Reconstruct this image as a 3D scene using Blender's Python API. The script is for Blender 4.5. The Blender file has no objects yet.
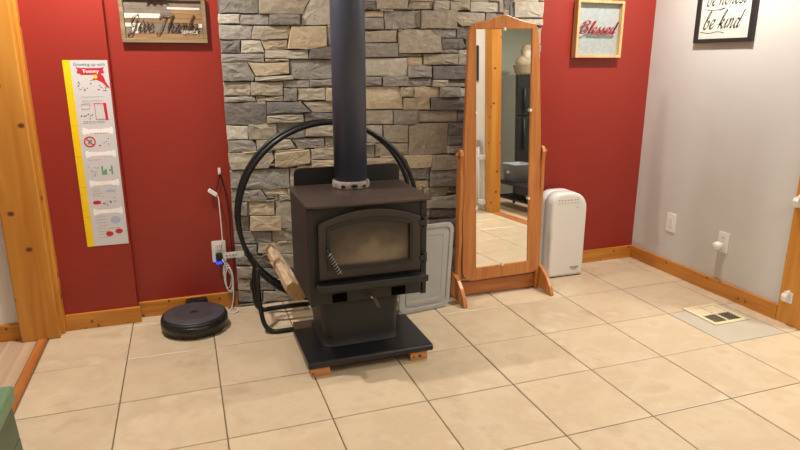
import bpy, bmesh, math, random
import numpy as np
from mathutils import Vector, Matrix

random.seed(7)
SC = bpy.context.scene
COL = SC.collection
R = math.radians

# ------------------------------------------------------------------ camera
FPX = 612.5                                # focal length in pixels of the 800x450 frame
CAM = Vector((0.350, -2.126, 1.375))
YAW, PITCH = R(19.309), R(14.956)
FWD = Vector((math.sin(YAW) * math.cos(PITCH), math.cos(YAW) * math.cos(PITCH), -math.sin(PITCH)))
RGT = Vector((math.cos(YAW), -math.sin(YAW), 0))
UPV = RGT.cross(FWD)
cd = bpy.data.cameras.new('camera')
cd.sensor_width = 36
cd.lens = FPX / 800 * 36
cd.clip_start = 0.02
cam = bpy.data.objects.new('camera', cd)
COL.objects.link(cam)
cam.matrix_world = Matrix((
    (RGT.x, UPV.x, -FWD.x, CAM.x),
    (RGT.y, UPV.y, -FWD.y, CAM.y),
    (RGT.z, UPV.z, -FWD.z, CAM.z),
    (0, 0, 0, 1)))
SC.camera = cam

# ------------------------------------------------------------------ world, lamps, exposure
w = bpy.data.worlds.new('world')
SC.world = w
w.use_nodes = True
w.node_tree.nodes['Background'].inputs[0].default_value = (1, .9, .8, 1)
w.node_tree.nodes['Background'].inputs[1].default_value = 0.02
CEIL = 2.40

def pot_light(x, y, power, size=.11, col=(1, .925, .83), spread=170):
    l = bpy.data.lights.new('pot_light', 'AREA')
    l.shape = 'DISK'
    l.size = size
    l.energy = power
    l.color = col
    l.spread = R(spread)
    o = bpy.data.objects.new('pot_light', l)
    o.location = (x, y, CEIL - .012)
    COL.objects.link(o)
    return o

POTS = [(0.0, .80, 31, 'white recessed ceiling light over the robot vacuum'), (2.86, .60, 28, 'white recessed ceiling light over the air purifier'),
        (0.2, -1.6, 10, 'unseen fill light added over the front floor, beside the green stool'), (2.5, -1.9, 16, 'unseen fill light added over the baby gate end'),
        (4.2, -1.1, 52, 'unseen light added over the hall laminate to brighten the hall'), (1.2, -3.2, 10, 'unseen fill light added at the far end from the stove')]
for x_, y_, p_, lab_ in POTS:
    pot_light(x_, y_, p_, .09 if y_ > 0 else .40)  # the wide lamps away from the back wall are unseen, added for fill
vs = SC.view_settings
vs.view_transform = 'Standard'
vs.look = 'None'
vs.gamma = 1
vs.use_curve_mapping = False
vs.exposure = 0.16

# ------------------------------------------------------------------ pixel -> place helpers
def ray(x, y):
    return FWD + RGT * ((x - 400) / FPX) + UPV * ((225 - y) / FPX)

def at(ax, x, y, v):
    d = ray(x, y)
    return CAM + d * ((v - CAM[ax]) / d[ax])

def atx(x, y, v): return at(0, x, y, v)
def aty(x, y, v): return at(1, x, y, v)
def atz(x, y, v=0.0): return at(2, x, y, v)

# ------------------------------------------------------------------ materials
def srgb(*c):
    return tuple(((v / 255) / 12.92 if v / 255 <= .04045 else ((v / 255 + .055) / 1.055) ** 2.4) for v in c)

MATS = {}

def newmat(name):
    m = bpy.data.materials.new(name)
    m.use_nodes = True
    n = m.node_tree.nodes
    return m, n, m.node_tree.links, n['Principled BSDF']

def plain(name, rgb, rough=.5, metal=0, var=0.06, scale=30, bump=0.0, bscale=200, spec=None):
    """one colour with faint procedural mottling and optional fine relief"""
    if name in MATS:
        return MATS[name]
    m, n, L, b = newmat(name)
    c = srgb(*rgb)
    tc = n.new('ShaderNodeTexCoord')
    no = n.new('ShaderNodeTexNoise')
    no.inputs['Scale'].default_value = scale
    no.inputs['Detail'].default_value = 4
    L.new(tc.outputs['Object'], no.inputs['Vector'])
    rp = n.new('ShaderNodeValToRGB')
    rp.color_ramp.elements[0].position = .3
    rp.color_ramp.elements[1].position = .7
    rp.color_ramp.elements[0].color = (*[v * (1 - var) for v in c], 1)
    rp.color_ramp.elements[1].color = (*[min(1, v * (1 + var)) for v in c], 1)
    L.new(no.outputs[0], rp.inputs[0])
    L.new(rp.outputs[0], b.inputs['Base Color'])
    b.inputs['Roughness'].default_value = rough
    b.inputs['Metallic'].default_value = metal
    if spec is not None:
        b.inputs['Specular IOR Level'].default_value = spec
    if bump:
        n2 = n.new('ShaderNodeTexNoise')
        n2.inputs['Scale'].default_value = bscale
        n2.inputs['Detail'].default_value = 5
        L.new(tc.outputs['Object'], n2.inputs['Vector'])
        bp = n.new('ShaderNodeBump')
        bp.inputs['Strength'].default_value = bump
        bp.inputs['Distance'].default_value = .004
        L.new(n2.outputs[0], bp.inputs['Height'])
        L.new(bp.outputs[0], b.inputs['Normal'])
    MATS[name] = m
    return m

def wood(name, light, dark, knot=None, axis=2, rough=.38, gscale=9, kscale=4.2):
    """grain stretched along an axis, with scattered dark knots"""
    m, n, L, b = newmat(name)
    tc = n.new('ShaderNodeTexCoord')
    mp = n.new('ShaderNodeMapping')
    s = [gscale, gscale, gscale]
    s[axis] = gscale * .07
    mp.inputs['Scale'].default_value = s
    L.new(tc.outputs['Object'], mp.inputs['Vector'])
    no = n.new('ShaderNodeTexNoise')
    no.inputs['Scale'].default_value = 3.2
    no.inputs['Detail'].default_value = 6
    no.inputs['Distortion'].default_value = .6
    L.new(mp.outputs[0], no.inputs['Vector'])
    rp = n.new('ShaderNodeValToRGB')
    rp.color_ramp.elements[0].position = .33
    rp.color_ramp.elements[1].position = .66
    rp.color_ramp.elements[0].color = (*srgb(*dark), 1)
    rp.color_ramp.elements[1].color = (*srgb(*light), 1)
    L.new(no.outputs[0], rp.inputs[0])
    col = rp.outputs[0]
    if knot:
        sp = n.new('ShaderNodeSeparateXYZ')
        L.new(tc.outputs['Object'], sp.inputs[0])
        oth = [i for i in range(3) if i != axis]
        sm = n.new('ShaderNodeMath')
        L.new(sp.outputs[oth[0]], sm.inputs[0])
        L.new(sp.outputs[oth[1]], sm.inputs[1])
        mu = n.new('ShaderNodeMath')
        mu.operation = 'MULTIPLY'
        mu.inputs[1].default_value = 1.25
        L.new(sp.outputs[axis], mu.inputs[0])
        mp2 = n.new('ShaderNodeCombineXYZ')
        L.new(sm.outputs[0], mp2.inputs[0])
        L.new(mu.outputs[0], mp2.inputs[1])
        vo = n.new('ShaderNodeTexVoronoi')
        vo.voronoi_dimensions = '2D'
        vo.inputs['Scale'].default_value = kscale
        L.new(mp2.outputs[0], vo.inputs['Vector'])
        r2 = n.new('ShaderNodeValToRGB')
        r2.color_ramp.elements[0].position = .035
        r2.color_ramp.elements[0].color = (1, 1, 1, 1)
        r2.color_ramp.elements[1].position = .075
        r2.color_ramp.elements[1].color = (0, 0, 0, 1)
        L.new(vo.outputs['Distance'], r2.inputs[0])
        mx = n.new('ShaderNodeMixRGB')
        mx.inputs[2].default_value = (*srgb(*knot), 1)
        L.new(r2.outputs[0], mx.inputs[0])
        L.new(col, mx.inputs[1])
        col = mx.outputs[0]
    L.new(col, b.inputs['Base Color'])
    b.inputs['Roughness'].default_value = rough
    bp = n.new('ShaderNodeBump')
    bp.inputs['Strength'].default_value = .12
    bp.inputs['Distance'].default_value = .002
    L.new(no.outputs[0], bp.inputs['Height'])
    L.new(bp.outputs[0], b.inputs['Normal'])
    MATS[name] = m
    return m

def mottled(name, cols, scale, rough, bump, bscale, rnd=.12, dist=.01, rough_var=0):
    """several colours blended by noise, shifted a little for each object"""
    m, n, L, b = newmat(name)
    tc = n.new('ShaderNodeTexCoord')
    oi = n.new('ShaderNodeObjectInfo')
    ad = n.new('ShaderNodeVectorMath')
    ad.operation = 'MULTIPLY_ADD'
    L.new(oi.outputs['Random'], ad.inputs[0])
    ad.inputs[1].default_value = (31, 17, 23)
    L.new(tc.outputs['Object'], ad.inputs[2])
    no = n.new('ShaderNodeTexNoise')
    no.inputs['Scale'].default_value = scale
    no.inputs['Detail'].default_value = 6
    no.inputs['Roughness'].default_value = .6
    L.new(ad.outputs[0], no.inputs['Vector'])
    rp = n.new('ShaderNodeValToRGB')
    e = rp.color_ramp.elements
    while len(e) < len(cols):
        e.new(.5)
    for i, c in enumerate(cols):
        e[i].position = .3 + .4 * i / max(1, len(cols) - 1)
        e[i].color = (*srgb(*c), 1)
    L.new(no.outputs[0], rp.inputs[0])
    hs = n.new('ShaderNodeHueSaturation')
    mr = n.new('ShaderNodeMapRange')
    mr.inputs['To Min'].default_value = 1 - rnd
    mr.inputs['To Max'].default_value = 1 + rnd
    L.new(oi.outputs['Random'], mr.inputs['Value'])
    L.new(mr.outputs[0], hs.inputs['Value'])
    L.new(rp.outputs[0], hs.inputs['Color'])
    L.new(hs.outputs[0], b.inputs['Base Color'])
    b.inputs['Roughness'].default_value = rough
    n2 = n.new('ShaderNodeTexNoise')
    n2.inputs['Scale'].default_value = bscale
    n2.inputs['Detail'].default_value = 7
    n2.inputs['Roughness'].default_value = .62
    L.new(ad.outputs[0], n2.inputs['Vector'])
    bp = n.new('ShaderNodeBump')
    bp.inputs['Strength'].default_value = bump
    bp.inputs['Distance'].default_value = dist
    L.new(n2.outputs[0], bp.inputs['Height'])
    L.new(bp.outputs[0], b.inputs['Normal'])
    MATS[name] = m
    return m

RED = plain('red_paint', (148, 44, 34), .40, 0, .02, 4, .05, 260)
GREY_PAINT = plain('warm_grey_paint', (202, 202, 200), .5, 0, .02, 4, .05, 260)
WHITE_PAINT = plain('off_white_paint', (228, 226, 220), .55, 0, .02, 4, .04, 260)
GREEN_GREY = plain('grey_green_paint', (186, 190, 176), .55, 0, .02, 4)
CEILM = plain('ceiling_white', (236, 232, 225), .8, 0, .02, 6, .1, 120)
PINE_Z = wood('pine_upright', (206, 146, 62), (186, 118, 42), (104, 54, 18), 2, gscale=5, kscale=3.9)
PINE_X = wood('pine_lengthwise', (204, 140, 56), (180, 112, 38), (112, 58, 20), 0, kscale=7)
PINE_Y = wood('pine_depthwise', (204, 140, 56), (180, 112, 38), (112, 58, 20), 1, kscale=7)
STRIP_W = wood('oak_strip', (190, 120, 58), (160, 92, 40), None, 1)
OAK = wood('honey_oak', (190, 126, 68), (166, 100, 50), None, 2, .35, 14)
OAK_X = wood('honey_oak_rail', (178, 112, 60), (150, 86, 42), None, 0, .35, 14)
BARNW = wood('weathered_frame', (150, 128, 98), (118, 98, 74), None, 0, .6, 14)
FRAMEW = wood('light_frame_wood', (214, 182, 130), (190, 152, 100), None, 2, .5, 14)
GROUT = plain('grout', (112, 98, 78), .9, 0, .08, 60)
TILE = mottled('beige_tile', [(191, 172, 143), (207, 190, 162), (198, 180, 151), (213, 198, 173)], 4.2, .34, .05, 60, .035, .003)
TILEG = mottled('grey_tile', [(180, 174, 158), (190, 184, 168)], 4.2, .34, .05, 60, .02, .003)
LAMI = wood('laminate', (206, 178, 152), (184, 154, 128), None, 1, .4, 8)
STONES = {
    'g': mottled('grey_stone', [(128, 124, 119), (153, 148, 141), (140, 135, 130), (166, 160, 151)], 11, .85, 1.0, 30, .13),
    'd': mottled('dark_stone', [(104, 101, 99), (126, 122, 118), (113, 109, 106), (140, 134, 128)], 11, .85, 1.0, 30, .12),
    't': mottled('tan_stone', [(156, 148, 134), (178, 169, 152), (166, 156, 140), (188, 180, 163)], 11, .85, 1.0, 30, .10),
    'y': mottled('yellow_stone', [(172, 159, 135), (194, 179, 151), (184, 168, 143), (202, 190, 165)], 11, .85, 1.0, 30, .08),
    'l': mottled('light_stone', [(168, 162, 151), (188, 182, 169), (177, 171, 158), (198, 192, 179)], 11, .85, .9, 30, .08),
}
MORTAR = plain('stone_backing', (104, 98, 90), .95, 0, .2, 30, .5, 60)
PIPE = plain('pipe_black', (70, 77, 96), .42, .1, .06, 8)
IRON = plain('stove_steel', (48, 48, 49), .5, .35, .08, 9, .1, 300)
IRON_TOP = plain('stove_top_steel', (78, 66, 60), .38, .35, .10, 9, .08, 300)
IRON_DOOR = plain('stove_door_iron', (64, 58, 54), .5, .3, .08, 12, .15, 260)
BLACK = plain('matte_black', (22, 22, 24), .5, 0, .1, 20)
BLACKG = plain('black_gloss', (26, 27, 30), .3, 0, .08, 10)
TUBEB = plain('rack_black', (30, 32, 34), .38, .3, .1, 20)
CHROME = plain('spring_chrome', (170, 166, 160), .4, .9, .05, 30)
WHITEP = plain('white_plastic', (232, 232, 230), .3, 0, .02, 8)
WHITEP2 = plain('soft_white_plastic', (222, 220, 214), .35, 0, .02, 8)
GREYP = plain('grey_plastic', (158, 157, 154), .5, 0, .04, 10, .06, 300)
GREYP_D = plain('grey_plastic_groove', (126, 123, 118), .5, 0, .04, 10)
CREAM = plain('cream_metal', (222, 208, 172), .45, 0, .04, 20)
DARKG = plain('duct_dark', (52, 48, 40), .8, 0, .1, 20)
GREEN = plain('green_plastic', (98, 132, 102), .4, 0, .05, 10)
GREEN_D = plain('olive_green_plastic', (80, 96, 72), .5, 0, .05, 10)
SILVER = plain('collar_cement', (136, 128, 120), .7, .1, .45, 28, .4, 90)

def glow(name, rgb, strength):
    m, n, L, b = newmat(name)
    b.inputs['Base Color'].default_value = (*srgb(*rgb), 1)
    b.inputs['Emission Color'].default_value = (*srgb(*rgb), 1)
    b.inputs['Emission Strength'].default_value = strength
    return m

m, n_, L_, b_ = newmat('mirror_silver')
b_.inputs['Base Color'].default_value = (.93, .94, .92, 1)
b_.inputs['Metallic'].default_value = 1
b_.inputs['Roughness'].default_value = .015
MIRROR = m
# ceramic stove window, browned by smoke: clear-ish fire-brick tone in the middle, sooty round the rim
m, n_, L_, b_ = newmat('sooty_glass')
tc = n_.new('ShaderNodeTexCoord')
no = n_.new('ShaderNodeTexNoise')
no.inputs['Scale'].default_value = 13
no.inputs['Detail'].default_value = 5
L_.new(tc.outputs['Object'], no.inputs['Vector'])
mp = n_.new('ShaderNodeMapping')
mp.inputs['Location'].default_value = (-1.115 * 5.0, 0, -.525 * 9.0)
mp.inputs['Scale'].default_value = (5.0, 0, 9.0)
L_.new(tc.outputs['Object'], mp.inputs['Vector'])
ln = n_.new('ShaderNodeVectorMath')
ln.operation = 'LENGTH'
L_.new(mp.outputs[0], ln.inputs[0])
ma = n_.new('ShaderNodeMath')
ma.operation = 'MULTIPLY_ADD'
L_.new(no.outputs[0], ma.inputs[0])
ma.inputs[1].default_value = .9
L_.new(ln.outputs['Value'], ma.inputs[2])
rp = n_.new('ShaderNodeValToRGB')
for i_, (p_, c_) in enumerate([(.45, (134, 120, 100)), (.95, (116, 103, 85)), (1.3, (86, 76, 63)), (1.75, (58, 52, 45))]):
    if i_ > 1:
        rp.color_ramp.elements.new(min(1, p_ / 2))
    rp.color_ramp.elements[i_].position = p_ / 2
    rp.color_ramp.elements[i_].color = (*srgb(*c_), 1)
hf = n_.new('ShaderNodeMath')
hf.operation = 'MULTIPLY'
hf.inputs[1].default_value = .5
L_.new(ma.outputs[0], hf.inputs[0])
L_.new(hf.outputs[0], rp.inputs[0])
L_.new(rp.outputs[0], b_.inputs['Base Color'])
b_.inputs['Roughness'].default_value = .22
GLASS = m
m, n_, L_, b_ = newmat('galvanised_sheet')
tc = n_.new('ShaderNodeTexCoord')
vo = n_.new('ShaderNodeTexVoronoi')
vo.inputs['Scale'].default_value = 60
L_.new(tc.outputs['Object'], vo.inputs['Vector'])
rp = n_.new('ShaderNodeValToRGB')
rp.color_ramp.elements[0].color = (*srgb(158, 168, 170), 1)
rp.color_ramp.elements[1].color = (*srgb(176, 186, 187), 1)
L_.new(vo.outputs['Color'], rp.inputs[0])
L_.new(rp.outputs[0], b_.inputs['Base Color'])
b_.inputs['Roughness'].default_value = .5
b_.inputs['Metallic'].default_value = .2
GALV = m

# ------------------------------------------------------------------ mesh helpers
class MB:
    def __init__(s):
        s.v, s.f, s.smooth = [], [], []

    def add(s, vs_, fs, smooth=False):
        o = len(s.v)
        s.v += [tuple(v) for v in vs_]
        s.f += [tuple(i + o for i in f) for f in fs]
        s.smooth += [smooth] * len(fs)
        return s

    def box(s, x0, x1, y0, y1, z0, z1):
        return s.add([(x, y, z) for z in (z0, z1) for y in (y0, y1) for x in (x0, x1)],
                     [(0, 2, 3, 1), (4, 5, 7, 6), (0, 1, 5, 4), (2, 6, 7, 3), (0, 4, 6, 2), (1, 3, 7, 5)])

    def prism(s, poly, fn, a, b, smooth=False):
        """poly of (u, v); fn(u, v, t) -> point; extruded from t=a to t=b"""
        n = len(poly)
        vs_ = [fn(u, v, a) for u, v in poly] + [fn(u, v, b) for u, v in poly]
        s.add(vs_, [tuple(range(n))[::-1], tuple(range(n, 2 * n))])
        s.add(vs_, [(i, (i + 1) % n, n + (i + 1) % n, n + i) for i in range(n)], smooth)
        return s

    def tube(s, pts, r, seg=10, closed=False, cap=True):
        pts = [Vector(p) for p in pts]
        n = len(pts)
        rr = r if isinstance(r, (list, tuple)) else [r] * n
        prev = None
        vs_ = []
        for i, p in enumerate(pts):
            a = pts[i - 1] if (i or closed) else p
            b = pts[(i + 1) % n] if (i < n - 1 or closed) else p
            t = (b - a).normalized()
            if prev is None:
                h = Vector((0, 0, 1)) if abs(t.z) < .9 else Vector((1, 0, 0))
                u = t.cross(h).normalized()
            else:
                u = (prev - t * prev.dot(t)).normalized()
            prev = u
            q = t.cross(u)
            vs_ += [p + (u * math.cos(6.28318 * k / seg) + q * math.sin(6.28318 * k / seg)) * rr[i] for k in range(seg)]
        fs = []
        for i in range(n if closed else n - 1):
            j = (i + 1) % n
            fs += [(i * seg + k, i * seg + (k + 1) % seg, j * seg + (k + 1) % seg, j * seg + k) for k in range(seg)]
        s.add(vs_, fs, True)
        if cap and not closed:
            s.add(vs_, [tuple(range(seg))[::-1], tuple(range((n - 1) * seg, n * seg))])
        return s

    def lathe(s, prof, c=(0, 0, 0), seg=32, smooth=True, sx=1, sy=1):
        """prof of (r, z) about the z axis through c"""
        vs_ = [(c[0] + r * sx * math.cos(6.28318 * k / seg), c[1] + r * sy * math.sin(6.28318 * k / seg), c[2] + z) for r, z in prof for k in range(seg)]
        fs = [(i * seg + k, i * seg + (k + 1) % seg, (i + 1) * seg + (k + 1) % seg, (i + 1) * seg + k) for i in range(len(prof) - 1) for k in range(seg)]
        s.add(vs_, fs, smooth)
        s.add(vs_, [tuple(range(seg))[::-1], tuple(range((len(prof) - 1) * seg, len(prof) * seg))])
        return s

    def mesh(s, name, bevel=0, segs=2, ang=40):
        me = bpy.data.meshes.new(name)
        bm = bmesh.new()
        bv = [bm.verts.new(v) for v in s.v]
        for f, sm in zip(s.f, s.smooth):
            try:
                fc = bm.faces.new([bv[i] for i in f])
                fc.smooth = sm
            except ValueError:
                pass
        bmesh.ops.remove_doubles(bm, verts=bm.verts, dist=1e-6)
        bmesh.ops.recalc_face_normals(bm, faces=bm.faces)
        if bevel:
            es = [e for e in bm.edges if len(e.link_faces) == 2 and e.calc_face_angle(0) > R(ang)]
            bmesh.ops.bevel(bm, geom=es, offset=bevel, segments=segs, profile=.5, affect='EDGES', clamp_overlap=True)
        bm.to_mesh(me)
        bm.free()
        return me

    def build(s, name, mat, parent=None, bevel=0, segs=2, ang=40):
        o = bpy.data.objects.new(name, s.mesh(name, bevel, segs, ang))
        o.data.materials.append(mat)
        COL.objects.link(o)
        if parent is not None:
            o.parent = parent
        return o

def tag(o, label=None, cat=None, group=None, kind=None):
    for k, v in (('label', label), ('category', cat), ('group', group), ('kind', kind)):
        if v:
            o[k] = v
    return o

def thing(name, label, cat, loc=(0, 0, 0), group=None):
    o = bpy.data.objects.new(name, None)
    o.empty_display_size = .05
    o.location = loc
    COL.objects.link(o)
    return tag(o, label, cat, group)

def keep(o, parent):
    """parent a part that was modelled in world coordinates"""
    o.parent = parent
    o.matrix_parent_inverse = parent_matrix(parent).inverted()
    return o

def parent_matrix(o):
    m_ = o.matrix_basis.copy()
    if o.parent is not None:
        m_ = parent_matrix(o.parent) @ o.matrix_parent_inverse @ m_
    return m_

def part(mb, name, mat, parent, bevel=0, segs=2, ang=40, label=None):
    o = keep(mb.build(name, mat, None, bevel, segs, ang), parent)
    if label:
        o['label'] = label
    return o

def struct(mb, name, mat, bevel=0, label=None):
    o = mb.build(name, mat, None, bevel)
    o['kind'] = 'structure'
    if label:
        o['label'] = label
    return o

def box(*a): return MB().box(*a)

def smoothc(pts, n=6, closed=False):
    """Catmull-Rom through points"""
    P = [Vector(p) for p in pts]
    out = []
    m_ = len(P)
    rng = range(m_ if closed else m_ - 1)
    for i in rng:
        p1, p2 = P[i], P[(i + 1) % m_]
        p0 = P[i - 1] if (i or closed) else p1 * 2 - p2
        p3 = P[(i + 2) % m_] if (i + 2 < m_ or closed) else p2 * 2 - p1
        for k in range(n):
            t = k / n
            out.append(.5 * ((2 * p1) + (p2 - p0) * t + (2 * p0 - 5 * p1 + 4 * p2 - p3) * t * t + (3 * p1 - p0 - 3 * p2 + p3) * t ** 3))
    if not closed:
        out.append(P[-1])
    return out

def rrect(u0, u1, v0, v1, r, n=5, rs=None):
    """rounded rectangle outline; rs = radii (bl, br, tr, tl)"""
    rs = rs or (r, r, r, r)
    o = []
    for (cu, cv, a0, q) in ((u0 + rs[0], v0 + rs[0], 180, rs[0]), (u1 - rs[1], v0 + rs[1], 270, rs[1]), (u1 - rs[2], v1 - rs[2], 0, rs[2]), (u0 + rs[3], v1 - rs[3], 90, rs[3])):
        for k in range(n + 1):
            a = R(a0 + 90 * k / n)
            o.append((cu + q * math.cos(a), cv + q * math.sin(a)))
    return o

XZ = lambda u, v, t: (u, t, v)
YZ = lambda u, v, t: (t, u, v)
XY = lambda u, v, t: (u, v, t)

# ------------------------------------------------------------------ room shell
T = .406
WY, WX = 1.343, 3.350                    # red back wall, grey right wall
JOG_X, JOG_Y = .031, 1.280
XL, XR, YB = -3.2, 5.2, -4.6
OPEN_A, OPEN_B = -.03, -1.53             # opening in the right wall

fl = struct(box(-1.0 * T - .03, WX + .06, YB, WY + .05, -.06, -.0035), 'floor', GROUT, label='beige ceramic tile floor with thin dark grout')
def tile_mesh(w_, d_):
    mb = MB()
    x, y, i = w_ / 2, d_ / 2, .0022
    mb.add([(-x, -y, -.006), (x, -y, -.006), (x, y, -.006), (-x, y, -.006), (-x, -y, -.0016), (x, -y, -.0016), (x, y, -.0016), (-x, y, -.0016),
            (-x + i, -y + i, 0), (x - i, -y + i, 0), (x - i, y - i, 0), (-x + i, y - i, 0)],
           [(3, 2, 1, 0)] + [(a, (a + 1) % 4, 4 + (a + 1) % 4, 4 + a) for a in range(4)] + [(4 + a, 4 + (a + 1) % 4, 8 + (a + 1) % 4, 8 + a) for a in range(4)] + [(8, 9, 10, 11)])
    me = mb.mesh('tile')
    return me
_tm = {}
GAP = .0026
def cuts(lo, hi):
    k0, k1 = math.ceil(lo / T - 1e-6), math.floor(hi / T + 1e-6)
    c = [lo] + [k * T for k in range(k0, k1 + 1) if lo + .01 < k * T < hi - .01] + [hi]
    return list(zip(c[:-1], c[1:]))
for (xa, xb) in cuts(-.975 * T, WX):
    for (ya, yb) in cuts(YB, WY):
        w_, d_ = xb - xa - 2 * GAP, yb - ya - 2 * GAP
        key = (round(w_, 3), round(d_, 3))
        me = _tm.get(key)
        if me is None:
            me = _tm[key] = tile_mesh(w_, d_)
        vent_tile = xa > 6.9 * T and xb < 8.05 * T and -.02 < ya < .98 * T
        o = bpy.data.objects.new('tile', me)
        if not me.materials:
            me.materials.append(TILE)
        o.location = ((xa + xb) / 2, (ya + yb) / 2, random.uniform(-.0004, .0004))
        COL.objects.link(o)
        o.parent = fl
        if vent_tile:
            o.material_slots[0].link = 'OBJECT'
            o.material_slots[0].material = TILEG
# laminate floor of the neighbouring rooms, plank by plank
def planks(x0, x1, y0, y1, name, pw=.19, pl=1.3):
    base = struct(box(x0, x1, y0, y1, -.06, -.004), name, GROUT)
    x, k = x0, 0
    while x < x1 - .01:
        xe = min(x + pw, x1)
        y = y0 - (k * .47 % pl)
        while y < y1 - .01:
            ya, yb = max(y, y0), min(y + pl, y1)
            if yb - ya > .02:
                part(box(x + .0008, xe - .0008, ya + .0008, yb - .0008, -.008, 0), 'plank', LAMI, base)
            y += pl
        x, k = xe, k + 1
planks(-2.3, -1.09 * T - .004, -.6, 1.30, 'floor_laminate')
planks(WX + .105, XR, -3.2, 1.3, 'floor_hall')
struct(box(XL, -2.3, YB, 1.3, -.06, 0), 'floor_left', LAMI)
struct(box(-2.3, -1.0 * T - .03, YB, -.6, -.06, 0), 'floor_rear', LAMI)
mb = MB().prism([(-1.09 * T, 0), (-1.085 * T, .008), (-1.0 * T, .008), (-.985 * T, 0)], lambda u, v, t: (u, t, v - .001), -.6, 1.183)
struct(mb, 'trim_1', STRIP_W, label='orange wood transition strip between tile and laminate')
mb = MB().prism([(WX + .005, 0), (WX + .012, .008), (WX + .09, .008), (WX + .098, 0)], lambda u, v, t: (u, t, v - .001), OPEN_B, OPEN_A)
struct(mb, 'trim_2', STRIP_W, label='wood transition strip in the hall opening')

struct(box(JOG_X - .01, WX + .1, WY, WY + .1, 0, CEIL), 'wall_back', RED, label='deep red painted back wall')
struct(box(-.345, JOG_X, JOG_Y, WY + .1, 0, CEIL), 'wall_jog', RED, .002, label='red wall section standing slightly proud')
struct(box(WX, WX + .1, .141, WY, 0, CEIL), 'wall_right', GREY_PAINT, label='warm grey painted side wall')
struct(box(WX, WX + .1, YB, -1.675, 0, CEIL), 'wall_right_rear', WHITE_PAINT)
struct(box(XL, -.505, 1.245, WY + .1, 0, CEIL), 'wall_left_back', WHITE_PAINT, label='white wall beyond the pine post')
struct(box(XL - .1, XL, YB, 1.245, 0, CEIL), 'wall_left', WHITE_PAINT)
struct(box(XL - .1, XR + .1, YB - .1, YB, 0, CEIL), 'wall_front', WHITE_PAINT)
struct(box(WX + .1, XR, 1.3, 1.4, 0, CEIL), 'wall_hall_back', GREEN_GREY)
struct(box(XR, XR + .1, -3.3, 1.4, 0, CEIL), 'wall_hall_right', GREEN_GREY)
struct(box(WX + .1, XR, -3.3, -3.2, 0, CEIL), 'wall_hall_front', GREEN_GREY)
struct(box(XL - .1, XR + .1, YB - .1, WY + .1, CEIL, CEIL + .08), 'ceiling', CEILM)
struct(box(WX, WX + .1, OPEN_B, .0, 2.1, CEIL), 'wall_opening_head', GREY_PAINT)

BT, BH = .019, .088
struct(box(JOG_X, .565, WY - BT, WY, 0, BH), 'baseboard_back', PINE_X, .003, label='orange pine baseboard under the red wall')
struct(box(2.475, WX - BT, WY - BT, WY, 0, BH), 'baseboard_back_right', PINE_X, .003, label='orange pine baseboard behind the air purifier')
struct(box(-.325, JOG_X + .012, JOG_Y - BT, JOG_Y, 0, BH), 'baseboard_jog', PINE_X, .003, label='orange pine baseboard under the poster wall')
struct(box(WX - BT, WX, .141, WY, 0, BH), 'baseboard_right', PINE_Y, .003, label='orange pine baseboard along the grey wall')
struct(box(-2.3, -.505, 1.245 - BT, 1.245, 0, BH), 'baseboard_left', PINE_X, .003, label='dark pine baseboard under the white wall')
o = struct(box(-.516, -.340, 1.183, WY, 0, CEIL), 'trim_3', PINE_Z, .006, label='wide knotty pine post beside the red wall')
part(box(-.341, -.324, 1.235, 1.2799, 0, CEIL), 'stop_strip', PINE_Z, o, .003)
struct(box(WX - .016, WX + .12, -.03, .142, 0, CEIL), 'trim_4', PINE_Z, .004, label='knotty pine post at the end of the grey wall')
struct(box(WX - .012, WX + .10, -1.685, -1.535, 0, CEIL), 'trim_5', PINE_Z, .004, label='broad knotty pine post on the far side of the opening')

# ------------------------------------------------------------------ stacked stone veneer
SX0, SX1, SY = .565, 2.474, 1.318
sw = struct(box(SX0 + .004, SX1 - .004, SY, WY + .002, 0, CEIL), 'wall_chimney', MORTAR, label='stacked ledge stone veneer behind the stove')
def zr(ox, oy, sc, lst):
    out = []
    for col, pts in lst:
        if len(pts) == 4 and not isinstance(pts[0], tuple):
            a, b, c, d = pts
            pts = [(a, b), (c, b), (c, d), (a, d)]
        out.append((col, [(ox + u / sc, oy + v / sc) for u, v in pts]))
    return out
S = 6.425
TR = []
TR += zr(215, 0, S, [
    ('g', (30, -55, 276, 83)), ('t', [(284, -55), (630, -55), (608, 0), (562, 89), (284, 87)]), ('l', [(640, -55), (800, -55), (800, 160), (555, 160), (562, 92), (612, 0)]),
    ('l', (8, 88, 161, 153)), ('g', (165, 92, 346, 158)), ('g', (350, 94, 546, 160)),
    ('g', [(8, 158), (246, 163), (230, 252), (12, 252)]), ('t', [(250, 166), (480, 164), (490, 200), (472, 250), (234, 252)]),
    ('y', [(492, 168), (716, 168), (716, 296), (590, 318), (468, 314)]), ('g', (724, 172, 800, 292)),
    ('d', (20, 258, 163, 340)), ('l', [(167, 260), (292, 262), (318, 338), (167, 342)]), ('y', [(298, 260), (466, 258), (466, 316), (320, 324)]),
    ('l', [(322, 324), (598, 320), (602, 376), (320, 374)]), ('d', (604, 298, 800, 378)), ('g', (34, 345, 318, 402)), ('y', (325, 379, 475, 396))])
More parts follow.
